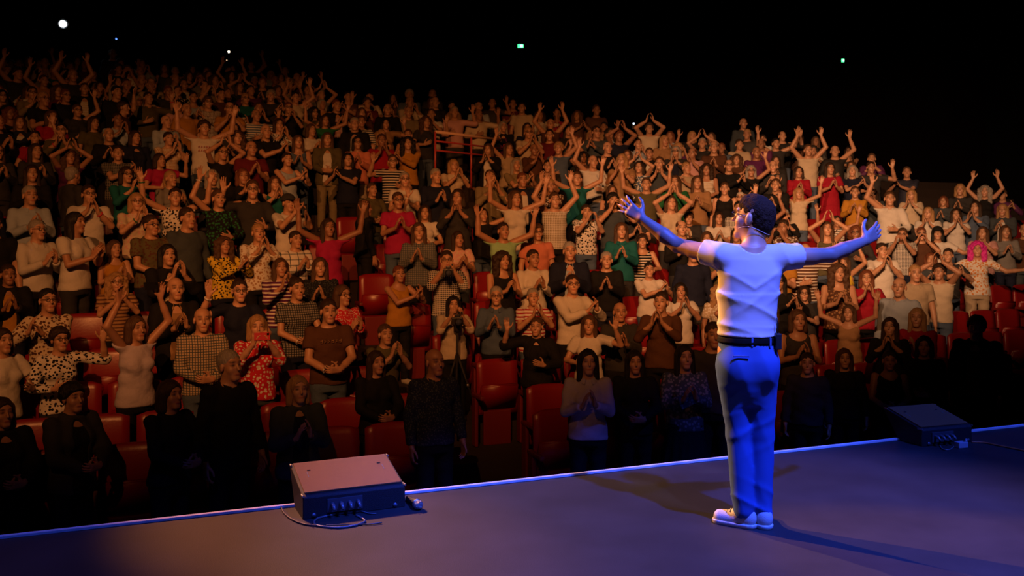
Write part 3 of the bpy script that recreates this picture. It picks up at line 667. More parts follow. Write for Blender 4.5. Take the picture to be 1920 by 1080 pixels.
# ------------------------------------------------------------------ the performer on the stage
def PX(px, py, y):
    Y = PERF[1]+y
    return np.array(((px-960)/F_PX*Y-PERF[0], y, CAM_H+(HORIZON-py)/F_PX*Y))
def performer():
    SH = {-1: PX(1351, 480, 0), 1: PX(1467, 482, 0)}; EL = {-1: PX(1270, 460, .21), 1: PX(1556, 478, .06)}; WR = {-1: PX(1204, 410, .31), 1: PX(1621, 452, .21)}
    HD = {-1: ((-.66, .45, .55), (.40, 0, .92)), 1: ((.72, .45, .42), (-.15, 0, 1))}
    hc = PX(1415, 409, 0.0); hc[1] = .03; R = rot_head(56, 9)
    T = [(.84, 0, 0, .150, .115), (.95, 0, 0, .158, .122), (1.02, 0, 0, .138, .104), (1.12, 0, 0, .132, .100), (1.25, .005, 0, .148, .108), (1.36, .014, 0, .158, .104), (1.44, .018, -.008, .125, .08), (1.50, .022, -.012, .06, .056)]
    f = Field((-.80, -.2, -.01), (1.0, .62, 1.82), .0062)
    f.loft(T, 0, .03)
    LG = {-1: (np.array((-.078, 0, .86)), np.array((-.044, .015, .50)), np.array((-.022, -.02, .10))), 1: (np.array((.082, 0, .86)), np.array((.083, .012, .50)), np.array((.076, -.01, .10)))}
    FT = {-1: (np.array((.0, -.03, .05)), np.array((-.115, .035, .04))), 1: (np.array((.083, -.04, .05)), np.array((.10, .11, .04)))}
    for s in (-1, 1):
        hp, kn, an = LG[s]; f.cap(hp, kn, .085, .055, .03); f.cap(kn, an, .055, .037, .02); f.cap(FT[s][0], FT[s][1], .034, .03, .02)
        f.cap(SH[s], EL[s], .054, .041, .03); m = EL[s]*.62+WR[s]*.38; f.cap(EL[s], m, .040, .041, .015); f.cap(m, WR[s], .041, .027, .012)
        f.cap(SH[s]+(0, .02, .0), SH[s]*.4+EL[s]*.6+(0, 0, -.012), .045, .036, .02)
        fd, t = (unit(q) for q in HD[s]); pn = np.cross(fd, t) if s < 0 else np.cross(t, fd)
        add_hand(f, WR[s], fd, pn, s, .16, .26 if s < 0 else .12, 1.08, .0092)
    f.cap((.018, -.022, 1.42), hc+R@np.array((0, -.02, -.06)), .062, .054, .025)
    for s in (-1, 1): f.cap((.02+s*.03, -.02, 1.49), SH[s]+(0, 0, .01), .026, .03, .04)
    add_head(f, hc, R, 1.02)
    v, q = f.mesh(); me = raw_mesh('performer_body', smooth_v(v, q, 1, .4), q)
    me = decimate(me, .5, np.where(v[:, 2] < 1.4, 1.0, .25)); me.polygons.foreach_set('use_smooth', np.full(len(me.polygons), True))
    o = link('person', me, None, (skin(1),), objmats=False)
    o.location = (PERF[0], PERF[1], 0)
    tag(o, 'person on stage in white t-shirt and blue trousers with both arms spread wide', 'person')
    HM = Matrix([list(R[i]) for i in range(3)]).to_4x4(); HM.translation = Vector(hc)
    # hair
    g = Field((-.13, -.15, -.12), (.13, .13, .16), .006)
    g.ell((0, -.019, .041), (.079, .099, .084), .01); g.ell((0, -.048, -.015), (.065, .068, .074), .03); g.ell((0, .016, .075), (.058, .068, .056), .03)
    g.plane((0, .8, -1), .040); g.ell((0, .135, -.03), (.075, .085, .085), .015, 'sub')
    for s in (-1, 1): g.cap((s*.085, -.002, -.02), (s*.085, .01, -.09), .03, .03, .01, 'sub')
    g.add(lambda X, Y, Z: .0032*np.sin(95*X+2)*np.sin(90*Y)*np.sin(85*Z+1)+.003*np.sin(190*X)*np.sin(170*Y+1)*np.sin(180*Z))
    v, q = g.mesh(); link('hair', raw_mesh('performer_hair', v, q), o, (mat('hair_matte_dark', (.030, .017, .010), .95, bscale=150, bstr=.7, spec=.08),), HM)
    link('glasses', glasses_mesh(), o, (mat('glasses_dark', (.012, .01, .01), .3),), HM)
    bm = bmesh.new(); b_tube(bm, [(.084*math.cos(a), -.012+.088*math.sin(a), -.045-.03*math.sin(a)**2) for a in np.linspace(math.pi, 2*math.pi, 15)], .0022, 6)
    b_tube(bm, [(-.084, -.012, -.045), (-.08, .02, -.05), (-.068, .05, -.062)], .0016, 6)
    link('headset_microphone', bm_mesh('headset', bm, True), o, (mat('headset_skin', (.5, .38, .32), .4),), HM)
    # shirt
    f = Field((-.36, -.22, .98), (.42, .32, 1.60), .0070)
    f.loft(T, .015, .03); f.loft([(1.0, 0, 0, .150, .116), (1.12, 0, 0, .146, .112), (1.25, .004, 0, .156, .114)], .004, .02)
    for s in (-1, 1):
        f.cap(SH[s], EL[s], .072, .070, .045, cut=.36); f.cap((.02+s*.045, -.02, 1.472), SH[s]+(0, 0, .012), .046, .054, .03)
    f.cap((.022, -.034, 1.512), (.03, .02, 1.66), .066, .075, .006, 'sub'); f.plane((0, 0, -1), -1.026)
    def folds(X, Y, Z):
        w = np.exp(-((Z-1.14)/.12)**2); u = X-.01
        rid = lambda p: (1-np.abs(np.sin(p)))**2.2-.3
        return -(.0085*w*rid(21*Z+9*u+22*u*u)+.0075*np.exp(-((Z-1.30)/.075)**2)*rid(24*Z-15*np.abs(u)+.5)+.005*np.exp(-((Z-1.21)/.06)**2)*rid(17*Z-14*u+1.2)
                 + .006*np.exp(-((Z-1.05)/.03)**2)*rid(55*Z+4*u)+.005*np.exp(-(np.abs(u)-.23)**2/.003)*rid(26*u+14*Z))
    f.add(folds); v, q = f.mesh()
    link('shirt', raw_mesh('performer_shirt', smooth_v(v, q, 1, .4), q), o, (mat('shirt_white_jersey', (.62, .60, .58), .9, bscale=16, bstr=.10, spec=.15),))
    # trousers
    f = Field((-.26, -.24, .03), (.28, .24, 1.06), .0085)
    f.loft([(.66, 0, 0, .10, .07), (.74, 0, 0, .135, .105), (.80, 0, 0, .150, .122), (.90, .002, -.002, .160, .128), (.97, 0, -.002, .152, .120), (1.02, 0, 0, .145, .113)], .002, .02)
    for s in (-1, 1):
        hp, kn, an = LG[s]; f.ell((s*.070, -.048, .86), (.084, .082, .105), .04)
        f.cap(hp, kn, .086, .066, .03); f.cap(kn, an+(0, 0, -.01), .066, .060 if s < 0 else .058, .02)
    f.cap((.003, -.15, .70), (.003, -.155, .95), .010, .007, .02, 'sub')
    f.plane((0, 0, -1), -.055); f.plane((0, 0, 1), 1.0)
    def jf(X, Y, Z):
        low = np.clip((.30-Z)/.2, 0, 1); kn = np.exp(-((Z-.52)/.10)**2); hp = np.exp(-((Z-.76)/.06)**2)
        rid = lambda p: (1-np.abs(np.sin(p)))**2-.3
        return -(.011*low*rid(26*Z+13*X+6*Y)+.006*kn*rid(24*Z-12*X)+.003*hp*rid(22*Z+14*np.abs(X-.01))+.003*rid(9*Z+22*X))
    f.add(jf); v, q = f.mesh()
    tr = link('trousers', raw_mesh('performer_trousers', smooth_v(v, q, 1, .4), q), o, (mat('trouser_blue', (.05, .11, .36), .85, bscale=260, bstr=.05, var=.12, spec=.15),))
    bm = bmesh.new(); b_box(bm, (0, 0, 0), (.085, .006, .009), Matrix.Translation((-.066, -.1345, .932)) @ Matrix.Rotation(-.12, 4, 'Z'), .002)
    link('pocket_welt', bm_mesh('welt', bm), tr, (mat('trouser_seam', (.05, .09, .25), .9),))
    f = Field((-.2, -.17, .96), (.2, .17, 1.05), .006); f.loft([(.95, 0, -.002, .162, .130), (1.06, 0, 0, .142, .110)], .006, .01); f.plane((0, 0, -1), -.99); f.plane((0, 0, 1), 1.024)
    v, q = f.mesh(); bl = link('belt', raw_mesh('belt', v, q), o, (mat('belt_leather', (.003, .003, .003), .8, spec=.1),))
    for x in (-.004, .097):
        bm = bmesh.new(); b_box(bm, (x, -.124+abs(x)*.18, 1.005), (.011, .008, .046), None, .002); link('belt_loop', bm_mesh('loop', bm), tr, (mat('trouser_blue', (0, 0, 0)),))
    bm = bmesh.new(); b_box(bm, (.143, -.075, 1.005), (.032, .058, .085), None, .006)
    tp = link('transmitter_pack', bm_mesh('pack', bm), o, (mat('pack_black', (.012, .012, .013), .5),))
    bm = bmesh.new(); b_tube(bm, [(.143, -.075, 1.045), (.142, -.085, 1.09), (.136, -.09, 1.13)], .003, 6); link('antenna', bm_mesh('antenna', bm, True), tp, (mat('pack_black', (0, 0, 0)),))
    # shoes
    for s in (-1, 1):
        h, t = FT[s]; d = unit((t-h)*(1, 1, 0))
        f = Field((-.27, -.12, -.01), (.19, .26, .15), .0055)
        f.cap(h*(1, 1, 0)+(0, 0, .042), t*(1, 1, 0)+(0, 0, .036)+d*.02, .043, .038, .02); f.cap(h*(1, 1, 0)+(0, 0, .07), h*(1, 1, 0)+d*.05+(0, 0, .062), .040, .042, .02)
        f.plane((0, 0, -1), -.018); f.plane((0, 0, 1), .105)
        v, q = f.mesh(); shoe = link('shoe', raw_mesh('shoe', smooth_v(v, q, 1), q), o, (mat('canvas_white', (.62, .60, .58), .7, bscale=200, bstr=.2),))
        f = Field((-.27, -.12, -.01), (.19, .26, .06), .0055); f.cap(h*(1, 1, 0)+(0, 0, .02), t*(1, 1, 0)+(0, 0, .02)+d*.022, .047, .043, .01); f.plane((0, 0, -1), 0.0005); f.plane((0, 0, 1), .024)
        v, q = f.mesh(); link('sole', raw_mesh('sole', v, q), shoe, (mat('rubber_white', (.68, .66, .62), .5),))
        w = np.cross(d, (0, 0, 1)); bm = bmesh.new()
        for i in range(4):
            c = h*(1, 1, 0)+d*(.075+.02*i)+np.array((0, 0, .094-.009*i)); b_tube(bm, [c-w*.024-(0, 0, .008), c+(0, 0, .001), c+w*.024-(0, 0, .008)], .0028, 5)
        link('laces', bm_mesh('laces', bm, True), shoe, (mat('lace_white', (.7, .68, .66), .8),))
    return o
performer()
# ------------------------------------------------------------------ the audience
# sex  x  y(head top)  pose  hair haircolour skin  top colour[:pattern:colour]  extras | which one ; what else tells it apart
PEOPLE = '''
m 58 350 clap sh gy 1 long lightblue - | person in light blue shirt ; clapping behind the person in crisp white shirt
m 166 347 clapf- sh db 1 tee white g,b=red | person in white polo and glasses ; clapping with hands held high
f 178 399 clap lng bk 2 tee white y=30 | person in white frilled top ; turned sideways and clapping, long hair down
m 67 402 down sh bk 1 tee black - | person in black t-shirt ; half hidden behind the person in crisp white shirt
m 92 413 clap sh gy 0 long white g,l=black | person in crisp white shirt ; wearing glasses and clapping
f 256 363 clapf bob bl 0 tee cream:fl:pink g,b=green | person in pale floral blouse ; with glasses and wristbands, clapping
m 270 404 waist sh db 1 tee olive:fl:brown g,b=white | person in printed brown t-shirt ; with dark glasses and folded hands
f 329 353 vee pon db 1 tee white:fl:black b=green | person in white t-shirt with black print ; both arms raised in a wide vee
m 375 390 down sh db 1 long slate - | person in slate grey jumper ; standing still with arms down
f 421 357 one pon br 1 long black:fl:green b=white | person in black top with green scarf ; one arm up to clap
f 424 445 clapl cl br 2 long yellow:fl:black - | person in yellow and black cardigan ; raising a hand beside the head
f 204 451 clap lng br 1 tank mustard - | person in mustard sleeveless top ; clapping at chest height
f 314 459 clapf bob bk 1 long cream:fl:grey j=black | person in cream blouse and black scarf ; smiling and clapping
f 219 512 clapf cl bl 1 tee tan:st:brown g | person in tan striped top ; wavy hair loose, hands clapping
f 255 592 up bob bk 2 long lilac l=black | person in pale cardigan ; both arms straight up, face in shadow
f 92 541 clapl- sh bk 1 long cream:fl:brown g | person in cream floral shirt ; with round glasses, hands apart
m 329 521 clap no db 1 tee tan j=black | person in black jacket over tan shirt ; clapping before the mustard top
m 380 578 waist no br 1 long beige:ck:slate - | person in small-checked shirt ; bare-headed, hands low
f 447 524 wave bun db 0 tee navy g,b=white | person in navy v-neck ; dark glasses, one hand raised
f 462 420 clapf sh bl 1 long white:fl:tan - | person in white patterned blouse ; clapping behind the yellow and black cardigan
m 478 338 wave sh bk 1 long charcoal g | person in charcoal shirt and teal scarf ; with glasses, hand in the air
f 237 314 clapf bob bk 1 long teal g | person in teal jumper ; glasses on, hands together
f 62 311 clap lng bk 1 long black - | person in black top ; laughing, hands apart at chest, near the edge of the picture
m 135 313 down sh gy 2 long charcoal y=110 | person in dark coat ; turned away towards the neighbour
f 108 616 wave- cu bk 1 long white:fl:black g | person in black and white blouse ; curly hair, glasses, a hand lifted
f 130 722 waist cu bk 2 long black j=charcoal | person in black coat with cream collar ; front row, curly hair
f 318 710 waist bob bk 2 long black - | person in long black coat ; front row with clasped hands
m 431 660 down sh gy 1 long black - | person in black button shirt ; front row, looking sideways, arms down
f 480 590 phone bob bl 0 long red:fl:white - | person in red patterned shirt ; holding up a red phone
m 618 563 waist sh bk 1 tee brown b=white | person in brown lettered t-shirt ; hands clasped, white wristband
f 558 522 waist bun db 1 tee grey:ck:black b=white | person in grey patterned blouse ; standing with hands folded and wristband
f 638 534 clap bob br 1 long red:dt:white g | person in red dotted blouse ; smiling behind the brown lettered t-shirt
f 555 702 clap bob bl 0 long navy j=slate | person in dark jacket and striped scarf ; front row by the amber-lit monitor
f 700 656 waist lng bk 2 long black - | person in all black ; front row in deep shade, long hair
m 818 656 down no bk 3 long navy:dt:slate - | person in navy dotted shirt ; standing in deep shade by the aisle
f 717 607 clapf pon br 1 tee olive - | person in olive top ; low down, hands lifted to the mouth
f 853 556 phone lng bk 1 long cream l=black | person in cream blouse ; bending over a camera on a tripod
m 505 434 clap sh db 1 long white:wp:slate l=navy | person in white windowpane jumper ; broad navy band, clapping
f 567 410 vee lng bk 3 long magenta - | person in magenta vest ; both arms thrown up
m 523 366 phone cap db 1 tee white capc=charcoal | person in white t-shirt and dark cap ; photographing with raised hands
f 597 483 clap lng bk 1 long black:dt:slate - | person in black blouse ; long dark hair, looking sideways by the aisle
f 699 343 waist pon br 1 long olive - | person in grey-green sweatshirt ; standing by the aisle, hands joined
f 761 362 clap sh bk 2 tee magenta g | person in magenta t-shirt ; dark fringe and glasses
f 739 376 down lng bk 2 long black y=100 | person in black seen from behind ; beside the magenta t-shirt
f 781 418 clap lng br 1 long grey:ck:slate l=black | person in grey plaid shirt ; long brown hair, clapping
m 840 471 phone sh bk 1 long black:ck:white g | person in black gilet and check sleeves ; filming with a small camera
f 861 434 clap lng bk 2 tee pink:fl:cream - | person in pale pink floral top ; smiling behind the one filming
f 881 390 vee lng bk 1 long black - | person in black long sleeves ; long hair, both arms up
f 816 385 one lng bk 1 tee white b=white | person in white top with one arm up ; behind the grey plaid shirt
f 755 324 clap sh gy 0 tee white g | person in plain white t-shirt ; short grey hair, glasses
f 818 355 clapf bob bk 2 long charcoal - | person in charcoal jumper ; face low behind the white top with one arm up
f 615 248 waist lng bk 1 tee white j=olive,l=khaki | person in open khaki jacket and jeans ; standing full length at the aisle
f 668 257 clap bob bk 2 long salmon l=cream,g | person in coral jumper and white trousers ; standing full length at the aisle
f 557 255 clap lng br 1 tank denim l=denim | person in denim dungarees ; hands joined at the chest
m 499 233 clapl no db 1 tee black - | person in black polo ; clapping to one side
f 584 232 clap bob br 1 tee white - | person in loose white t-shirt ; behind the denim dungarees
f 521 224 clapf bob bk 1 long white:fl:black - | person in black and white patterned top ; hand raised near the face
m 717 251 clapf sh bk 3 tee crimson - | person in crimson t-shirt ; clapping behind the coral jumper
m 738 290 wave sh br 1 tee black:st:white g | person in black striped t-shirt ; with glasses
m 819 316 clap sh gy 0 long navy - | person in navy jacket ; grey hair, open white collar
f 846 300 clapf bob bl 1 tee cream - | person in cream top with blond bob ; clapping below the guard rail
m 914 320 clapf sh br 1 long khaki - | person in khaki shirt ; clapping below the guard rail
f 607 217 vee bob bk 2 long green - | person in green cardigan ; both arms raised over the head
m 724 197 down no gy 1 tee white j=black | person in black jacket and white t-shirt ; bald, arms down
m 767 200 waist no br 1 long khaki - | person in sand shirt ; standing next to the black jacket and white t-shirt
f 800 218 wave- cl br 1 tee charcoal - | person in dark t-shirt waving ; just above the start of the guard rail
f 953 268 one lng br 1 tee beige - | person in beige t-shirt ; one arm stretched straight up by the guard rail
f 914 271 clapf bob br 1 tee white j=black | person in white shirt and dark cardigan ; clapping under the guard rail
f 1084 322 vee- sh br 1 long teal - | person in teal cardigan ; arms stretched out above the head
m 1028 224 up no br 1 tee brown - | person in brown t-shirt ; arms straight up in a far row
m 975 194 down sh db 1 tee cream - | person in cream t-shirt ; standing tall in the last rows
f 1548 306 clap lng db 1 tee crimson low=skirt,l=crimson | person in long red dress ; standing full length
f 1501 312 clap bob db 1 long crimson - | person in red blouse ; next to the long red dress
m 1637 303 wave- sh bk 1 tee charcoal - | person in dark t-shirt with one arm out ; far from the stage by the dark wall
f 1600 302 waist lng br 1 long grey - | person in grey jumper ; hands low, beyond the long red dress
m 1508 272 up sh br 1 tee cream - | person in pale t-shirt ; both arms high above the long red dress
m 1458 259 vee sh bk 1 long charcoal - | person in charcoal top ; both arms up at the dark upper edge
m 1388 223 down no br 1 long slate - | person in loose slate shirt ; tallest figure in the last row
f 1501 352 vee lng bl 1 long cream - | person in cream jumper ; long fair hair, hands above the head
f 1573 405 vee bob bk 2 tee white:st:slate - | person in white striped t-shirt ; arms up above the performer's outstretched hand
f 1541 416 claph lng bk 1 tank olive - | person in olive vest ; dark hair, one hand lifted
m 1668 360 one sh bk 1 long white l=black | person in white shirt with dark strap ; one arm up beyond the performer's hand
f 1727 389 clapf lng bl 0 tee white l=green | person in white t-shirt and dark green trousers ; clapping, long fair hair
f 1763 426 wide cap bk 1 tee white l=slate,capc=black | person in white t-shirt and black cap ; arms held out wide
f 1838 455 wide wig pk 1 tee white:fl:orange l=beige | person in pink wig ; white top with coloured garland, arms wide
f 1797 391 clapf lng bk 1 tee white - | person in white scoop-neck t-shirt ; dark hair, clapping behind the black cap
f 1870 383 clap lng bl 1 long white j=slate | person in slate waistcoat over white ; long fair hair
f 1890 423 clap lng br 1 long grey - | person in grey jacket ; clapping behind the empty red seats
f 1832 425 clapf lng br 1 tee pink - | person in pink t-shirt ; directly behind the pink wig
m 1643 456 clapf- sh bk 1 tee white - | person in close-fitting white t-shirt ; clapping under the performer's hand
m 1674 520 down no gy 1 long lightblue - | person in pale shirt with grey beard ; looking on quietly
m 1704 497 down sh bl 1 tee beige - | person in beige polo ; fair hair, beside the grey beard
f 1630 507 clapf bob au 1 long crimson - | person in dark red jumper ; clapping, auburn hair
f 1588 482 one- lng br 1 tank yellow - | person in yellow vest ; arm raised under the performer's arm
f 1561 495 clap cl br 1 tank brown:fl:tan - | person in brown flowered dress ; curly hair, below the performer's arm
f 1598 573 vee- bob bk 1 tank tan l=black | person in tan vest ; arms up, standing before empty red seats
f 1727 579 clap lng bl 1 long crimson - | person in red jacket ; long fair hair, low rows
f 1741 632 waist bob bk 1 long black - | person in black dress ; behind the dark wedge monitor
m 1815 592 down cu bk 2 long brown j=black | person in black suit ; curly hair, beyond the dark wedge monitor
f 1655 594 clapf lng bk 1 long black - | person in black cardigan ; between the tan vest and the red jacket
f 1502 582 clap bob bk 2 tank charcoal - | person in charcoal vest ; at the performer's hip
f 1598 655 down lng br 1 long black - | person in black shawl ; deep shade before the tan vest
f 1645 657 waist pon bk 2 tank black - | person in black vest ; deep shade, bare shoulders
m 1500 660 down sh db 1 long charcoal - | person in charcoal jacket ; deep shade by the performer's knee
m 938 418 vee sh bk 2 tee lightgreen - | person in pale green t-shirt ; both arms up, broad smile
f 938 358 vee bob br 1 tee white - | person in white t-shirt ; arms up right behind the pale green t-shirt
m 1010 421 down cu br 1 tee salmon g | person in salmon t-shirt ; sunglasses, arms down
f 936 472 clap cl bk 1 tank black - | person in black sleeveless dress ; dark curls, hands at the waist
f 1009 469 clap sh bk 2 long white - | person in white v-neck jumper ; smiling before the salmon t-shirt
m 1055 454 clap sh gy 1 long lightblue j=navy | person in blue shirt and dark gilet ; grey hair
f 924 537 clap sh gy 1 long denim g,l=black | person in denim shirt ; short hair, glasses, clapping before red seats
f 1003 542 clapf sh gy 1 tee white:st:crimson - | person in red and white striped t-shirt ; clapping
m 1065 515 clapl sh db 0 long white g | person in loose white shirt ; glasses, clapping to one side
m 1141 473 clap sh gy 1 long black - | person in black blazer ; grey hair, standing upright
f 1194 440 wave cu bk 1 tank black:st:white - | person in black striped vest ; curly bob, hand raised
m 1102 384 phone sh db 1 tee white:fl:black - | person in white printed t-shirt ; hands together high at the chest
f 1209 492 clapl bun bk 1 tee white - | person in white wide-neck t-shirt ; leaning and clapping
f 1096 590 wave- lng bk 1 tee white - | person in white blouse ; long dark hair, hand lifted, low rows
m 1172 568 clap no bk 2 long charcoal - | person in dark striped shirt ; beard, hands joined low
f 1010 597 wave sh br 1 tee black j=black | person in open black cardigan ; smiling in the second row
f 1225 547 clapf bun bk 1 long brown - | person in brown jumper ; face lifted, clapping
f 1280 531 clapf lng bk 2 tee white - | person in short white t-shirt ; hands clasped at the face by the performer's back
f 1172 418 clap lng br 1 long teal - | person in open teal shirt ; below the performer's raised forearm
f 1141 348 clap bob bk 1 tank black - | person in black strappy top ; beside the performer's raised fingers
m 1215 333 vee- sh bk 1 tee olive - | person in olive t-shirt ; elbow out, arms up behind the performer's forearm
f 1259 330 clapf lng br 1 long green - | person in dark green jacket ; hands at chin above the performer's arm
f 1352 343 down bun bk 0 tank black - | person in thin black camisole ; bare shoulders, behind the performer's head
f 1373 360 clapf sh wh 0 tee salmon g | person in salmon blouse ; white hair, clapping beside the performer's face
f 1271 368 claph bob br 0 tee cream - | person in cream blouse ; clapping overhead above the performer's arm
f 1326 398 clap lng bk 1 tee white - | person in white sleeved tunic ; dark bob, turned to the performer
f 1289 398 clap cu br 1 tee cream j=charcoal | person in cream and charcoal layers ; curly hair above the performer's arm
m 1447 336 clap sh bk 1 long black - | person in black shirt ; just beyond the performer's hair
f 1092 653 clap lng bk 1 long lilac l=black | person in pale lilac shirt ; front row, hands together
f 1280 645 clap lng bk 2 long slate:fl:grey low=skirt,l=slate | person in dark patterned dress ; front row near the performer
f 1217 658 waist lng bk 2 long black - | person in black long coat ; front row between lilac shirt and patterned dress
m 1316 608 down sh bk 2 long charcoal - | person in charcoal overcoat ; hidden at the performer's back
m 76 128 clap no br 1 long grey - | person in grey cardigan ; broad figure in a top row
f 53 107 down lng br 1 long green - | person in bottle green top ; up in the last rows
f 98 209 clap bob br 1 tee crimson g | person in dark red t-shirt ; glasses, upper rows
m 117 233 clapf sh bk 1 long olive g,b=red | person in olive shirt ; glasses, hands raised to clap
f 175 218 down bob bk 1 tee olive - | person in moss t-shirt ; dark bob, arms down
m 204 239 clap no br 1 long black - | person in black turtleneck ; bald, looking sideways
m 221 273 clapl sh db 1 tee black:ck:grey - | person in dark plaid shirt ; clapping in the upper rows
m 311 218 clap no br 0 long lightblue l=navy | person in blue-grey button shirt ; standing broad in the upper rows
m 382 228 vee cu bk 1 tee white - | person in white t-shirt with red letters ; both arms up
f 441 231 waist lng db 1 long charcoal low=skirt,l=charcoal | person in dark charcoal dress ; folded hands, upper rows
m 350 193 down no db 1 tee mustard - | person in mustard t-shirt ; beard, upper rows
m 278 172 wave- sh db 1 long olive b=red | person in army green shirt ; waving, wristband, upper rows
m 219 163 down sh bk 1 long black - | person in black hooded top ; dark beard, upper rows
f 118 283 claph cl bk 2 long purple - | person in purple jacket ; hands clapping over the head
f 38 273 clap lng bk 1 long charcoal g | person in charcoal cardigan ; glasses, near the picture's edge
f 299 289 wave- bob bk 1 tee magenta - | person in bright magenta top ; hand at the chin
f 345 152 down no gy 1 tee white - | person in bare white t-shirt ; standing high up among raised arms
m 231 192 one- sh db 1 long brown y=60 | person in brown jacket ; turned with one arm up
m 121 128 clap sh db 1 tee mustard - | person in ochre t-shirt ; far rows
f 10 614 wave bob bk 1 tee white - | person in white top ; cut by the picture's edge, hand raised
f 12 742 waist bob bk 2 long black j=black | person in black anorak ; front row, cut by the picture's edge
f 40 268 clap lng bk 1 long charcoal - | person in grey hooded top ; high rows at the picture's edge
m 1030 300 clap sh bk 1 tee charcoal - | person in plain dark t-shirt ; beneath the raised arms by the guard rail
f 1160 290 clapf bob bl 1 tee tan - | person in tan blouse ; fair hair, arms folded up to clap
f 1240 255 down lng bl 1 long tan - | person in fawn jumper ; long fair hair, far rows
f 1330 330 clap lng br 1 long tan - | person in camel cardigan ; long hair behind the camisole
f 1690 395 clap sh bk 1 long charcoal - | person in dark shirt ; in half shade behind the white shirt with dark strap
f 1760 370 clap bob au 1 long slate - | person in slate blue top ; auburn hair, dim upper rows
f 1805 345 clap bob bl 1 long charcoal - | person in dim charcoal coat ; fair hair at the dark edge
'''
TOPEDGE = [(-60, 118), (90, 98), (300, 118), (500, 124), (640, 168), (830, 178), (1000, 198), (1200, 222), (1390, 232), (1550, 255), (1650, 296), (1740, 325), (1850, 350), (2000, 378)]
HOLES = [[(585, 395), (640, 395), (668, 430), (742, 470), (770, 600), (800, 640), (1000, 900), (760, 900), (690, 700), (640, 520), (600, 470)],
         [(640, 300), (720, 310), (735, 470), (640, 440)], [(1765, 480), (1960, 450), (1960, 660), (1765, 600)], [(895, 700), (1000, 660), (1000, 800), (895, 800)],
         [(1450, 560), (1480, 560), (1480, 900), (1450, 900)], [(1525, 600), (1580, 600), (1580, 720), (1525, 720)], [(808, 215), (955, 232), (955, 310), (808, 292)], [(545, 300), (725, 300), (725, 430), (610, 430), (545, 360)], [(1515, 322), (1585, 322), (1585, 398), (1515, 398)],
         [(640, 640), (690, 640), (690, 760), (640, 760)]]
def inside(p, poly):
    c = False; n = len(poly)
    for i in range(n):
        (x1, y1), (x2, y2) = poly[i], poly[i-1]
        if (y1 > p[1]) != (y2 > p[1]) and p[0] < (x2-x1)*(p[1]-y1)/(y2-y1)+x1: c = not c
    return c
def proj(x, y, z): return 960+F_PX*x/y, HORIZON-F_PX*(z-CAM_H)/y
def to_sd(x, y):
    q = np.array((x, y))-P0; return float(q@EV), float(q@NV)
def solve(px, py, H):
    best = None
    for k in range(NROWS):
        d = ROW0+PITCH*k-.08; dx = (px-960)/F_PX
        Y = (d+P0@NV)/(dx*NV[0]+NV[1]); z = CAM_H+(HORIZON-py)/F_PX*Y; h = z-row_floor(k)
        e = abs(h-H)
        if best is None or e < best[0]: best = (e, k, dx*Y, Y, h)
    return best[1:]
def parse(line):
    a, b = line.split('|'); t = a.split(); sex, px, py, pose, hair, hc, sk, top, col = t[:9]; ex = t[9]; short, rest = [q.strip() for q in b.split(';')]
    sp = dict(sex=sex, pose=pose, hair=hair, hc=hc, skin=int(sk), top=top, tc=tuple(col.split(':')), low='trousers', lc=(random.choice(LEGC),), short=short, rest=rest, collar=('shirt' in short.replace('t-shirt', '') or 'polo' in short), px=float(px), py=float(py))
    if hc == 'bk': sp['hc'] = random.choice(('bk', 'db', 'db', 'br'))
    for e in ex.split(','):
        if e == 'g': sp['glasses'] = True
        elif '=' in e:
            kk, v = e.split('=')
            if kk == 'j': sp['jacket'] = (v,)
            elif kk == 'l': sp['lc'] = (v,)
            elif kk == 'low': sp['low'] = v
            elif kk == 'y': sp['turn'] = float(v)
            elif kk == 'b': sp['band'] = v
            elif kk == 'capc': sp['capc'] = v
    return sp
crowd = []
for ln in PEOPLE.strip().splitlines():
    sp = parse(ln); k, X, Y, h = solve(sp['px'], sp['py'], 1.63 if sp['sex'] == 'f' else 1.74)
    sp.update(row=k, x=X, y=Y, H=min(1.92, max(1.46, h)), hand=True); sp['s'] = to_sd(X, Y)[0]; crowd.append(sp)
# keep neighbours in one row at shoulder distance
for k in range(NROWS):
    r = sorted([c for c in crowd if c['row'] == k], key=lambda c: c['s'])
    for _ in range(12):
        for a, b in zip(r, r[1:]):
            g = .46-(b['s']-a['s'])
            if g > 0: a['s'] -= g/2; b['s'] += g/2
    for i_, c in enumerate(r): c['x'], c['y'] = sd(c['s'], ROW0+PITCH*k-.08+(.06 if i_ % 2 else -.12))
for c in crowd:
    if c['row'] < 2 and c['lc'][0] in LEGC: c['lc'] = ('black',)
    q = proj(c['x'], c['y'], row_floor(c['row'])+c['H']); c['err'] = (q[0]-c['px'], q[1]-c['py'])
AUTO_COL = [('black', 'black')]*6+[('charcoal', 'dark grey')]*4+[('navy', 'navy')]*3+[('slate', 'slate')]*2+[('brown', 'brown')]*2+[('white', 'white')]*2+[('maroon', 'maroon'), ('cream', 'cream'), ('grey', 'grey'), ('beige', 'beige'),
            ('olive', 'olive'), ('crimson', 'red'), ('denim', 'denim blue'), ('tan', 'tan'), ('teal', 'teal'), ('khaki', 'khaki'), ('pink', 'pink'), ('purple', 'purple'), ('lightblue', 'light blue'), ('mustard', 'mustard')]
PH = dict(clap='clapping', clapf='clapping near the face', clapl='clapping to one side', claph='clapping overhead', vee='arms raised wide', up='arms straight up', one='one arm up', wave='waving', waist='hands joined', phone='hands held up', down='arms down', mouth='cupping hands at the mouth')
AP = ['clap']*5+['clapf']*5+['clapl']*3+['clapl-']*3+['claph', 'up', 'one', 'one', 'down', 'clap', 'clapf', 'one-', 'wave', 'wave-', 'waist', 'waist', 'down', 'down', 'down', 'mouth', 'phone']
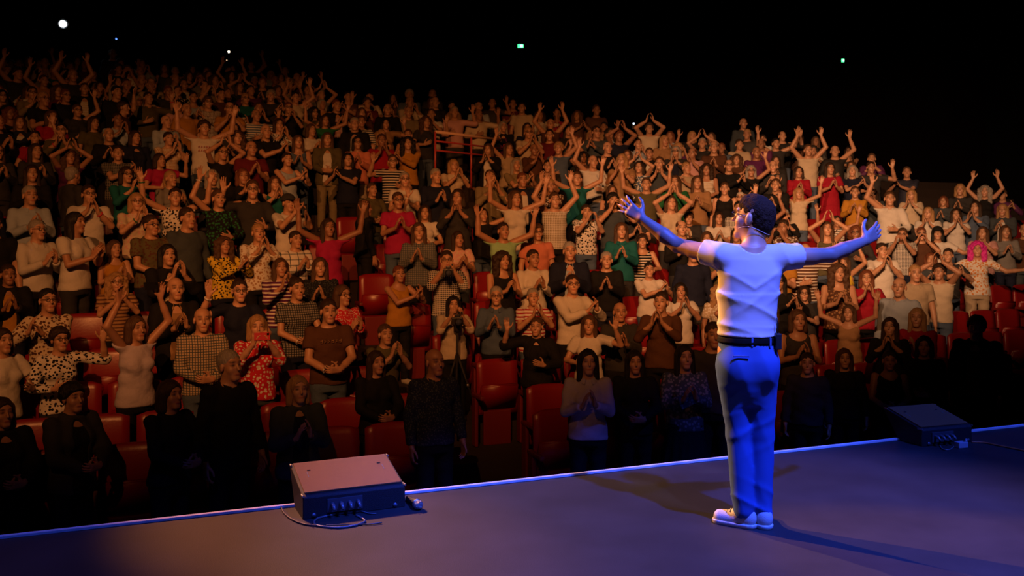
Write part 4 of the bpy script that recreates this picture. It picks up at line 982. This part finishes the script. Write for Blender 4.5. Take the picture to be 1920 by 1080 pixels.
def auto_spec(k):
    fem = random.random() < .62; c = random.choice(AUTO_COL)
    sp = dict(sex='f' if fem else 'm', pose=random.choice(AP), skin=random.choice((0, 1, 1, 1, 2, 2, 3)), hair=random.choice(('lng', 'bob', 'lng', 'bob', 'pon', 'cl', 'bun', 'sh') if fem else ('sh', 'sh', 'sh', 'cu', 'no', 'ba')),
              hc=random.choice(('bk', 'db', 'db', 'br', 'br', 'bl', 'gy', 'au')), top=random.choice(('tee', 'long', 'long', 'tee', 'tank') if fem else ('tee', 'long', 'long')), tc=(c[0],), cname=c[1], low='trousers', lc=(random.choice(LEGC),), hand=False)
    if random.random() < .12: sp['tc'] = (c[0], random.choice(('st', 'fl', 'ck')), 'white' if c[0] != 'white' else 'slate'); sp['cname'] = c[1]+' patterned'
    if random.random() < .16: sp['jacket'] = (random.choice(('black', 'navy', 'charcoal')),)
    if random.random() < .18: sp['glasses'] = True
    return sp
hp = [(c['px'], c['py']) for c in crowd]
SEATS = []
for k in range(NROWS):
    floor = row_floor(k); s = -14.0+(.28 if k % 2 else 0)
    while s < 18:
        s += .49; x, y = sd(s, ROW0+PITCH*k-.08)
        if y < 3 or y > BACK_Y-.6 or abs(x) > 13: continue
        px, py = proj(x, y, floor+1.66)
        if px < -50 or px > 1970: continue
        edge = np.interp(px, [e[0] for e in TOPEDGE], [e[1] for e in TOPEDGE])
        if py < edge-4: continue
        if any(inside((px, py), h) for h in HOLES) or (k <= 9 and 2.8 < s < 3.6): continue
        if any(c['row'] == k and abs(c['s']-s) < .38 for c in crowd): continue
        sc_ = F_PX/y
        if py > 330 and any(abs(px-a) < .13*sc_ and -.20*sc_ < py-b < .10*sc_ for a, b in hp): continue
        if py > 420 and any(abs(px-a) < .16*sc_ and -.34*sc_ < py-b < .10*sc_ for a, b in hp): continue
        if py > 560: continue
        if py < edge+26 and random.random() < .35: continue
        sp = auto_spec(k); H = random.gauss(1.62 if sp['sex'] == 'f' else 1.73, .05); ss = s+random.uniform(-.05, .05); x, y = sd(ss, ROW0+PITCH*k-.08+random.uniform(-.05, .05))
        px, py = proj(x, y, floor+H); sp.update(row=k, x=x, y=y, s=ss, H=H, px=px, py=py); crowd.append(sp)
for k in range(10):
    for i_ in range(58):
        s = -14.0+(.28 if k % 2 else 0)+.56*(i_+1); x, y = sd(s, ROW0+PITCH*k-.08)
        if y < 3 or y > BACK_Y-.6 or abs(x) > 13: continue
        px, py = proj(x, y, row_floor(k)+1.66)
        if -50 < px < 1970: SEATS.append((k, s, px, py))
hands = [c for c in crowd if c['hand']]
autos = sorted([c for c in crowd if not c['hand']], key=lambda c: c['y'])
single = autos[:300-1-len(hands)]; mass = autos[300-1-len(hands):]
LABELS = set()
GAR = dict(tee='t-shirt', long='top', tank='vest')
def rel(c, a):
    if a['row'] == c['row']: return 'beside'
    return 'behind' if c['row'] > a['row'] else 'in front of'
for c in hands:
    lb = c['short']+' '+c['rest']
    c['label'] = lb; assert lb not in LABELS, lb; LABELS.add(lb)
for c in single:
    near = sorted(hands, key=lambda a: (a['px']-c['px'])**2+(2.0*(a['py']-c['py']))**2)[:14]; done = False
    for a in near:
        for cn in (c['cname'],):
            lb = 'person in %s %s %s %s the %s' % (cn, GAR[c['top']], PH[c['pose'].rstrip('-')], rel(c, a), a['short'])
            if len(lb.split()) > 16: lb = 'person in %s %s %s the %s' % (cn, PH[c['pose'].rstrip('-')], rel(c, a), a['short'])
            if len(lb.split()) > 16: continue
            if lb not in LABELS: LABELS.add(lb); c['label'] = lb; c['short'] = 'person in %s %s %s' % (cn, GAR[c['top']], PH[c['pose'].rstrip('-')]); done = True; break
        if done: break
    assert done
def yaw_of(c): return math.atan2(PERF[1]-1.0-c['y'], PERF[0]-c['x'])-math.pi/2+math.radians(c.get('turn', random.uniform(-16, 16)))
for c in hands+single:
    o = make_person(c['x'], c['y'], row_floor(c['row']), c['H'], yaw_of(c), c); c['o'] = o
    tag(o, c['label'], 'person', 'standing audience' if c['row'] else 'front row of the audience')
# ------------------------------------------------------------------ the far rows, past the first three hundred people
_LOD = {}
def lod(me, n):
    if me.name in _LOD: return _LOD[me.name]
    m2 = decimate(me.copy(), min(1, n/(2*max(1, len(me.polygons))) if len(me.polygons[0].vertices) == 4 else n/max(1, len(me.polygons))))
    m2.calc_loop_triangles(); nv, nt_ = len(m2.vertices), len(m2.loop_triangles)
    co = np.empty(nv*3, np.float32); m2.vertices.foreach_get('co', co); tr = np.empty(nt_*3, np.int32); m2.loop_triangles.foreach_get('vertices', tr)
    fc = np.zeros((nv, 4), np.float32)
    if 'face' in m2.color_attributes: q = np.empty(nv*4, np.float32); m2.color_attributes['face'].data.foreach_get('color', q); fc = q.reshape(-1, 4)
    bpy.data.meshes.remove(m2); _LOD[me.name] = (co.reshape(-1, 3), tr.reshape(-1, 3), fc); return _LOD[me.name]
VV, TT, CC, base = [], [], [], 0
for c in mass:
    pose = c['pose'].rstrip('-'); fem = c['sex'] == 'f'; me, J = body_mesh(pose, fem); s = c['H']/1.7; sx = -1 if c['pose'].endswith('-') else 1
    yw = yaw_of(c); Rz = np.array(((math.cos(yw), -math.sin(yw), 0), (math.sin(yw), math.cos(yw), 0), (0, 0, 1)))
    parts = [(me, 1500, SKINS[c['skin']], None), (top_mesh(pose, c['top'], fem), 550, COLS[c['tc'][0]], None), (low_mesh('trousers'), 300, COLS[c['lc'][0]], None)]
    if c['hair'] != 'no': parts.append((hair_mesh(c['hair']), 260, HAIRC[c['hc']], J))
    for m_, n_, colr, hj in parts:
        co, tr, fc = lod(m_, n_)
        if hj is not None: co = co@hj['R'].T+hj['hc']
        p = (co*(sx, 1, 1)*s)@Rz.T+(c['x'], c['y'], row_floor(c['row'])); VV.append(p); TT.append((tr if sx > 0 else tr[:, ::-1])+base); base += len(p)
        kk = np.tile(np.array((*colr, 1), np.float32), (len(p), 1)); kk[:, :3] *= (1-.75*np.clip(fc[:, 1]+fc[:, 2], 0, 1))[:, None]; CC.append(kk)
me = raw_mesh('crowd', np.concatenate(VV), np.concatenate(TT)); a = me.color_attributes.new('col', 'FLOAT_COLOR', 'POINT'); a.data.foreach_set('color', np.concatenate(CC).ravel())
m, nt, b = _mat('crowd_colours'); at_ = nt.nodes.new('ShaderNodeAttribute'); at_.attribute_name = 'col'; nt.links.new(at_.outputs['Color'], b.inputs['Base Color']); b.inputs['Roughness'].default_value = .75
bump(nt, b, 30, .4, .01)
cr = link('crowd', me, None, (m,), objmats=False); tag(cr, 'dim packed crowd standing in the far rows below the back wall', 'crowd', kind='stuff')

# ------------------------------------------------------------------ seats
M_SEAT = mat('seat_red_vinyl', (.22, .007, .009), .36, bscale=40, bstr=.08, spec=.6)
M_SHELL = mat('seat_shell_dark', (.16, .010, .010), .5)
def seat_meshes():
    def slabm(name, prof, W, taper=0):
        bm = bmesh.new(); n = len(prof); cols = 7; rows_ = []
        for i in range(cols):
            t = i/(cols-1)*2-1; e = abs(t)**4; x = t*W/2
            mid = np.mean(prof, axis=0); rows_.append([bm.verts.new((x*(1-taper*max(0, (z-.75))), y+(mid[0]-y)*e*.45-.035*t*t*0+.03*(1-t*t), z-(.03*e if z > .9 else 0))) for y, z in prof])
        for A, B in zip(rows_, rows_[1:]):
            for k in range(n): bm.faces.new((A[k], A[(k+1) % n], B[(k+1) % n], B[k]))
        bm.faces.new(rows_[0][::-1]); bm.faces.new(rows_[-1]); return bm_mesh(name, bm, True)
    # y is away from the stage; the padded front looks to the stage (y < 0)
    fr = [(.00, .36), (-.012, .46), (-.004, .485), (-.014, .50), (-.006, .525), (-.016, .54), (-.008, .565), (-.02, .585), (-.012, .75), (.01, .93), (.03, .985), (.055, 1.0), (.085, .985), (.085, .80), (.075, .36)]
    back = slabm('seat_back', fr, .50)
    cu = [(-.30, .0), (-.31, .03), (-.28, .065), (-.05, .075), (.0, .06), (.0, .0)]
    bm = bmesh.new(); b_prism(bm, cu, -.225, .225); bmesh.ops.bevel(bm, geom=bm.edges[:], offset=.012, segments=2, affect='EDGES'); cush = bm_mesh('cushion', bm, True)
    bm = bmesh.new(); b_box(bm, (0, -.10, .60), (.055, .34, .045), None, .015); b_box(bm, (0, .0, .31), (.04, .12, .60), None, .01); arm = bm_mesh('arm', bm)
    bm = bmesh.new(); b_box(bm, (0, .03, .20), (.34, .05, .40), None, .01); ped = bm_mesh('ped', bm)
    return back, cush, arm, ped
SM = seat_meshes()
def stp(c): return c.get('short', '')
cand = sorted(SEATS, key=lambda q: q[0])
placed = [c for c in hands+single]; n_seat = 0; seat_count = {}
for k, s, px, py in cand:
    if k > 7: continue
    x, y = sd(s, ROW0+PITCH*k+.30); z = row_floor(k); qx, qy = proj(x, y, z+1.0)
    if qx < -30 or qx > 1950 or n_seat >= 298: continue
    # aisle through the middle block
    ax, ay = proj(x, y, z)
    aisle = AISLE0 if 'AISLE0' in globals() else None
    if (2.9 < s < 3.5 and k >= 5) or (2.95 < s < 3.85 and 3 <= k < 5) or (3.1 < s < 4.4 and k < 3): continue
    near = sorted(placed, key=lambda a: abs(a['row']-k)*1.6+abs(a['s']-s)+(0 if a['hand'] else .6))[:25]; lb = None
    nb = min([abs(a['s']-s) for a in placed if a['row'] == k]+[9])
    for a in near:
        word = 'behind' if (a['row'] == k and abs(a['s']-s) < .4) else ('beside' if a['row'] == k else ('behind' if a['row'] < k else 'in front of'))
        for adj in (('empty red seat' if nb > .5 else 'red padded auditorium seat'), 'glossy red tip-up seat', 'red vinyl theatre seat'):
            t = '%s %s the %s' % (adj, word, a['short'])
            if t not in LABELS and len(t.split()) <= 16: lb = t; break
        if lb: break
    if lb is None: continue
    LABELS.add(lb); o = empty('theatre_seat', (x, y, z), ALPHA); n_seat += 1
    tag(o, lb, 'seat', 'red seats in rows')
    link('backrest', SM[0], o, (M_SEAT,))
    tip = nb < .5 or (k*7+int(s*10)) % 3
    link('cushion', SM[1], o, (M_SEAT,), Matrix.Translation((0, -.01, .42)) @ Matrix.Rotation(-1.25 if tip else -.05, 4, 'X'))
    link('armrest', SM[2], o, (M_SHELL,), Matrix.Translation((-.28, 0, 0))); link('pedestal', SM[3], o, (M_SHELL,))
# ------------------------------------------------------------------ things in hands and in the aisle
def by(short): return next(c for c in hands if c['short'] == short)
def local(c, p):
    o = c['o']; bpy.context.view_layer.update(); return o.matrix_world @ Vector(p)
def phone(c, p, colr, label):
    o = empty('phone', local(c, p), c['o'].rotation_euler.z); o.rotation_euler = (.1, 0, c['o'].rotation_euler.z)
    bm = bmesh.new(); b_box(bm, (0, 0, 0), (.15, .010, .075), None, .004); link('case', bm_mesh('case', bm), o, (mat('phone_'+label[:8], colr, .4),))
    bm = bmesh.new(); b_box(bm, (0, -.0055, 0), (.14, .002, .067)); link('screen', bm_mesh('screen', bm), o, (mat('phone_screen', (.02, .02, .03), .1),))
    bm = bmesh.new(); b_box(bm, (-.055, .006, .02), (.022, .003, .022), None, .001); link('lens', bm_mesh('lens', bm), o, (mat('phone_lens', (.01, .01, .01), .1),))
    return tag(o, label, 'phone')
phone(by('person in red patterned shirt'), (0, .41, 1.53), (.5, .03, .05), 'red phone held up by the person in red patterned shirt')
phone(by('person in pale cardigan'), (-.1, .10, 2.0), (.01, .01, .01), 'black phone in the raised hands of the person in pale cardigan')
phone(by('person in white t-shirt and dark cap'), (0, .41, 1.53), (.03, .03, .03), 'dark phone held up by the person in white t-shirt and dark cap')
def camera_thing(c, p, label, tripod=False):
    o = empty('video_camera', local(c, p), c['o'].rotation_euler.z); K = mat('camera_black', (.012, .012, .013), .4)
    bm = bmesh.new(); b_box(bm, (0, 0, 0), (.13, .07, .09), None, .01); b_box(bm, (0, 0, .06), (.06, .06, .035), None, .008); link('camera_body', bm_mesh('cam', bm), o, (K,))
    bm = bmesh.new(); b_tube(bm, [(0, .03, 0), (0, .09, 0), (0, .12, 0), (0, .15, 0)], [.036, .036, .04, .045], 18); ln = link('lens', bm_mesh('lens', bm, True), o, (K,))
    bm = bmesh.new(); b_tube(bm, [(0, .1505, 0), (0, .152, 0)], .034, 16); link('glass', bm_mesh('glass', bm, True), ln, (mat('lens_glass', (.05, .06, .09), .05),))
    bm = bmesh.new(); b_box(bm, (-.05, -.01, .10), (.02, .08, .02), None, .004); link('handle', bm_mesh('handle', bm), o, (K,))
    return tag(o, label, 'camera')
c1 = by('person in cream blouse'); cam1 = camera_thing(c1, (0, .42, 1.40), 'black video camera worked by the person in cream blouse')
camera_thing(by('person in black gilet and check sleeves'), (0, .40, 1.44), 'small camera held by the person in black gilet and check sleeves')
fz = row_floor(c1['row']); cl_ = cam1.location; tr = empty('tripod', (cl_.x, cl_.y, fz)); hgt = cl_.z-.05-fz
bm = bmesh.new(); b_tube(bm, [(0, 0, .45), (0, 0, hgt-.06)], .014, 10); b_tube(bm, [(0, 0, hgt-.08), (0, 0, hgt)], .035, 12); link('centre_column', bm_mesh('column', bm, True), tr, (M_CAB,))
for a in (.5, 2.6, 4.7):
    bm = bmesh.new(); b_tube(bm, [(0, 0, hgt*.72), (.30*math.cos(a), .30*math.sin(a), .012)], [.016, .011], 8); lg = link('leg', bm_mesh('leg', bm, True), tr, (M_CAB,))
    bm = bmesh.new(); b_tube(bm, [(.13*math.cos(a), .13*math.sin(a), hgt*.41), (.145*math.cos(a), .145*math.sin(a), hgt*.375)], .021, 8); link('clamp', bm_mesh('clamp', bm, True), lg, (M_METAL,))
tag(tr, 'black tripod standing in the aisle under the video camera', 'tripod')

# lettering printed on two t-shirts (too soft in the picture to read)
def strokes(c, z0, rows, w, colr, name):
    bm = bmesh.new(); rnd = random.Random(3)
    for r_ in range(rows):
        n_ = 6; dx = w/n_
        for i in range(n_):
            x = -w/2+dx*(i+.5); z = z0-r_*.055; q = .016
            pts = [(-q*.6, q), (-q*.6, -q), (q*.6, -q), (q*.6, q*.2), (-q*.4, q*.2)] if rnd.random() < .5 else [(-q*.6, -q), (-q*.6, q), (q*.5, q*.5), (-q*.4, 0), (q*.6, -q)]
            b_tube(bm, [(x+a_, .143-.9*x*x, z+b_) for a_, b_ in pts], .0035, 5)
    link('shirt_print', bm_mesh(name, bm, True), c['o'], (cloth(colr),))
strokes(by('person in white t-shirt with red letters'), 1.29, 2, .22, 'red', 'red_print'); strokes(by('person in brown lettered t-shirt'), 1.30, 1, .22, 'tan', 'tan_print')
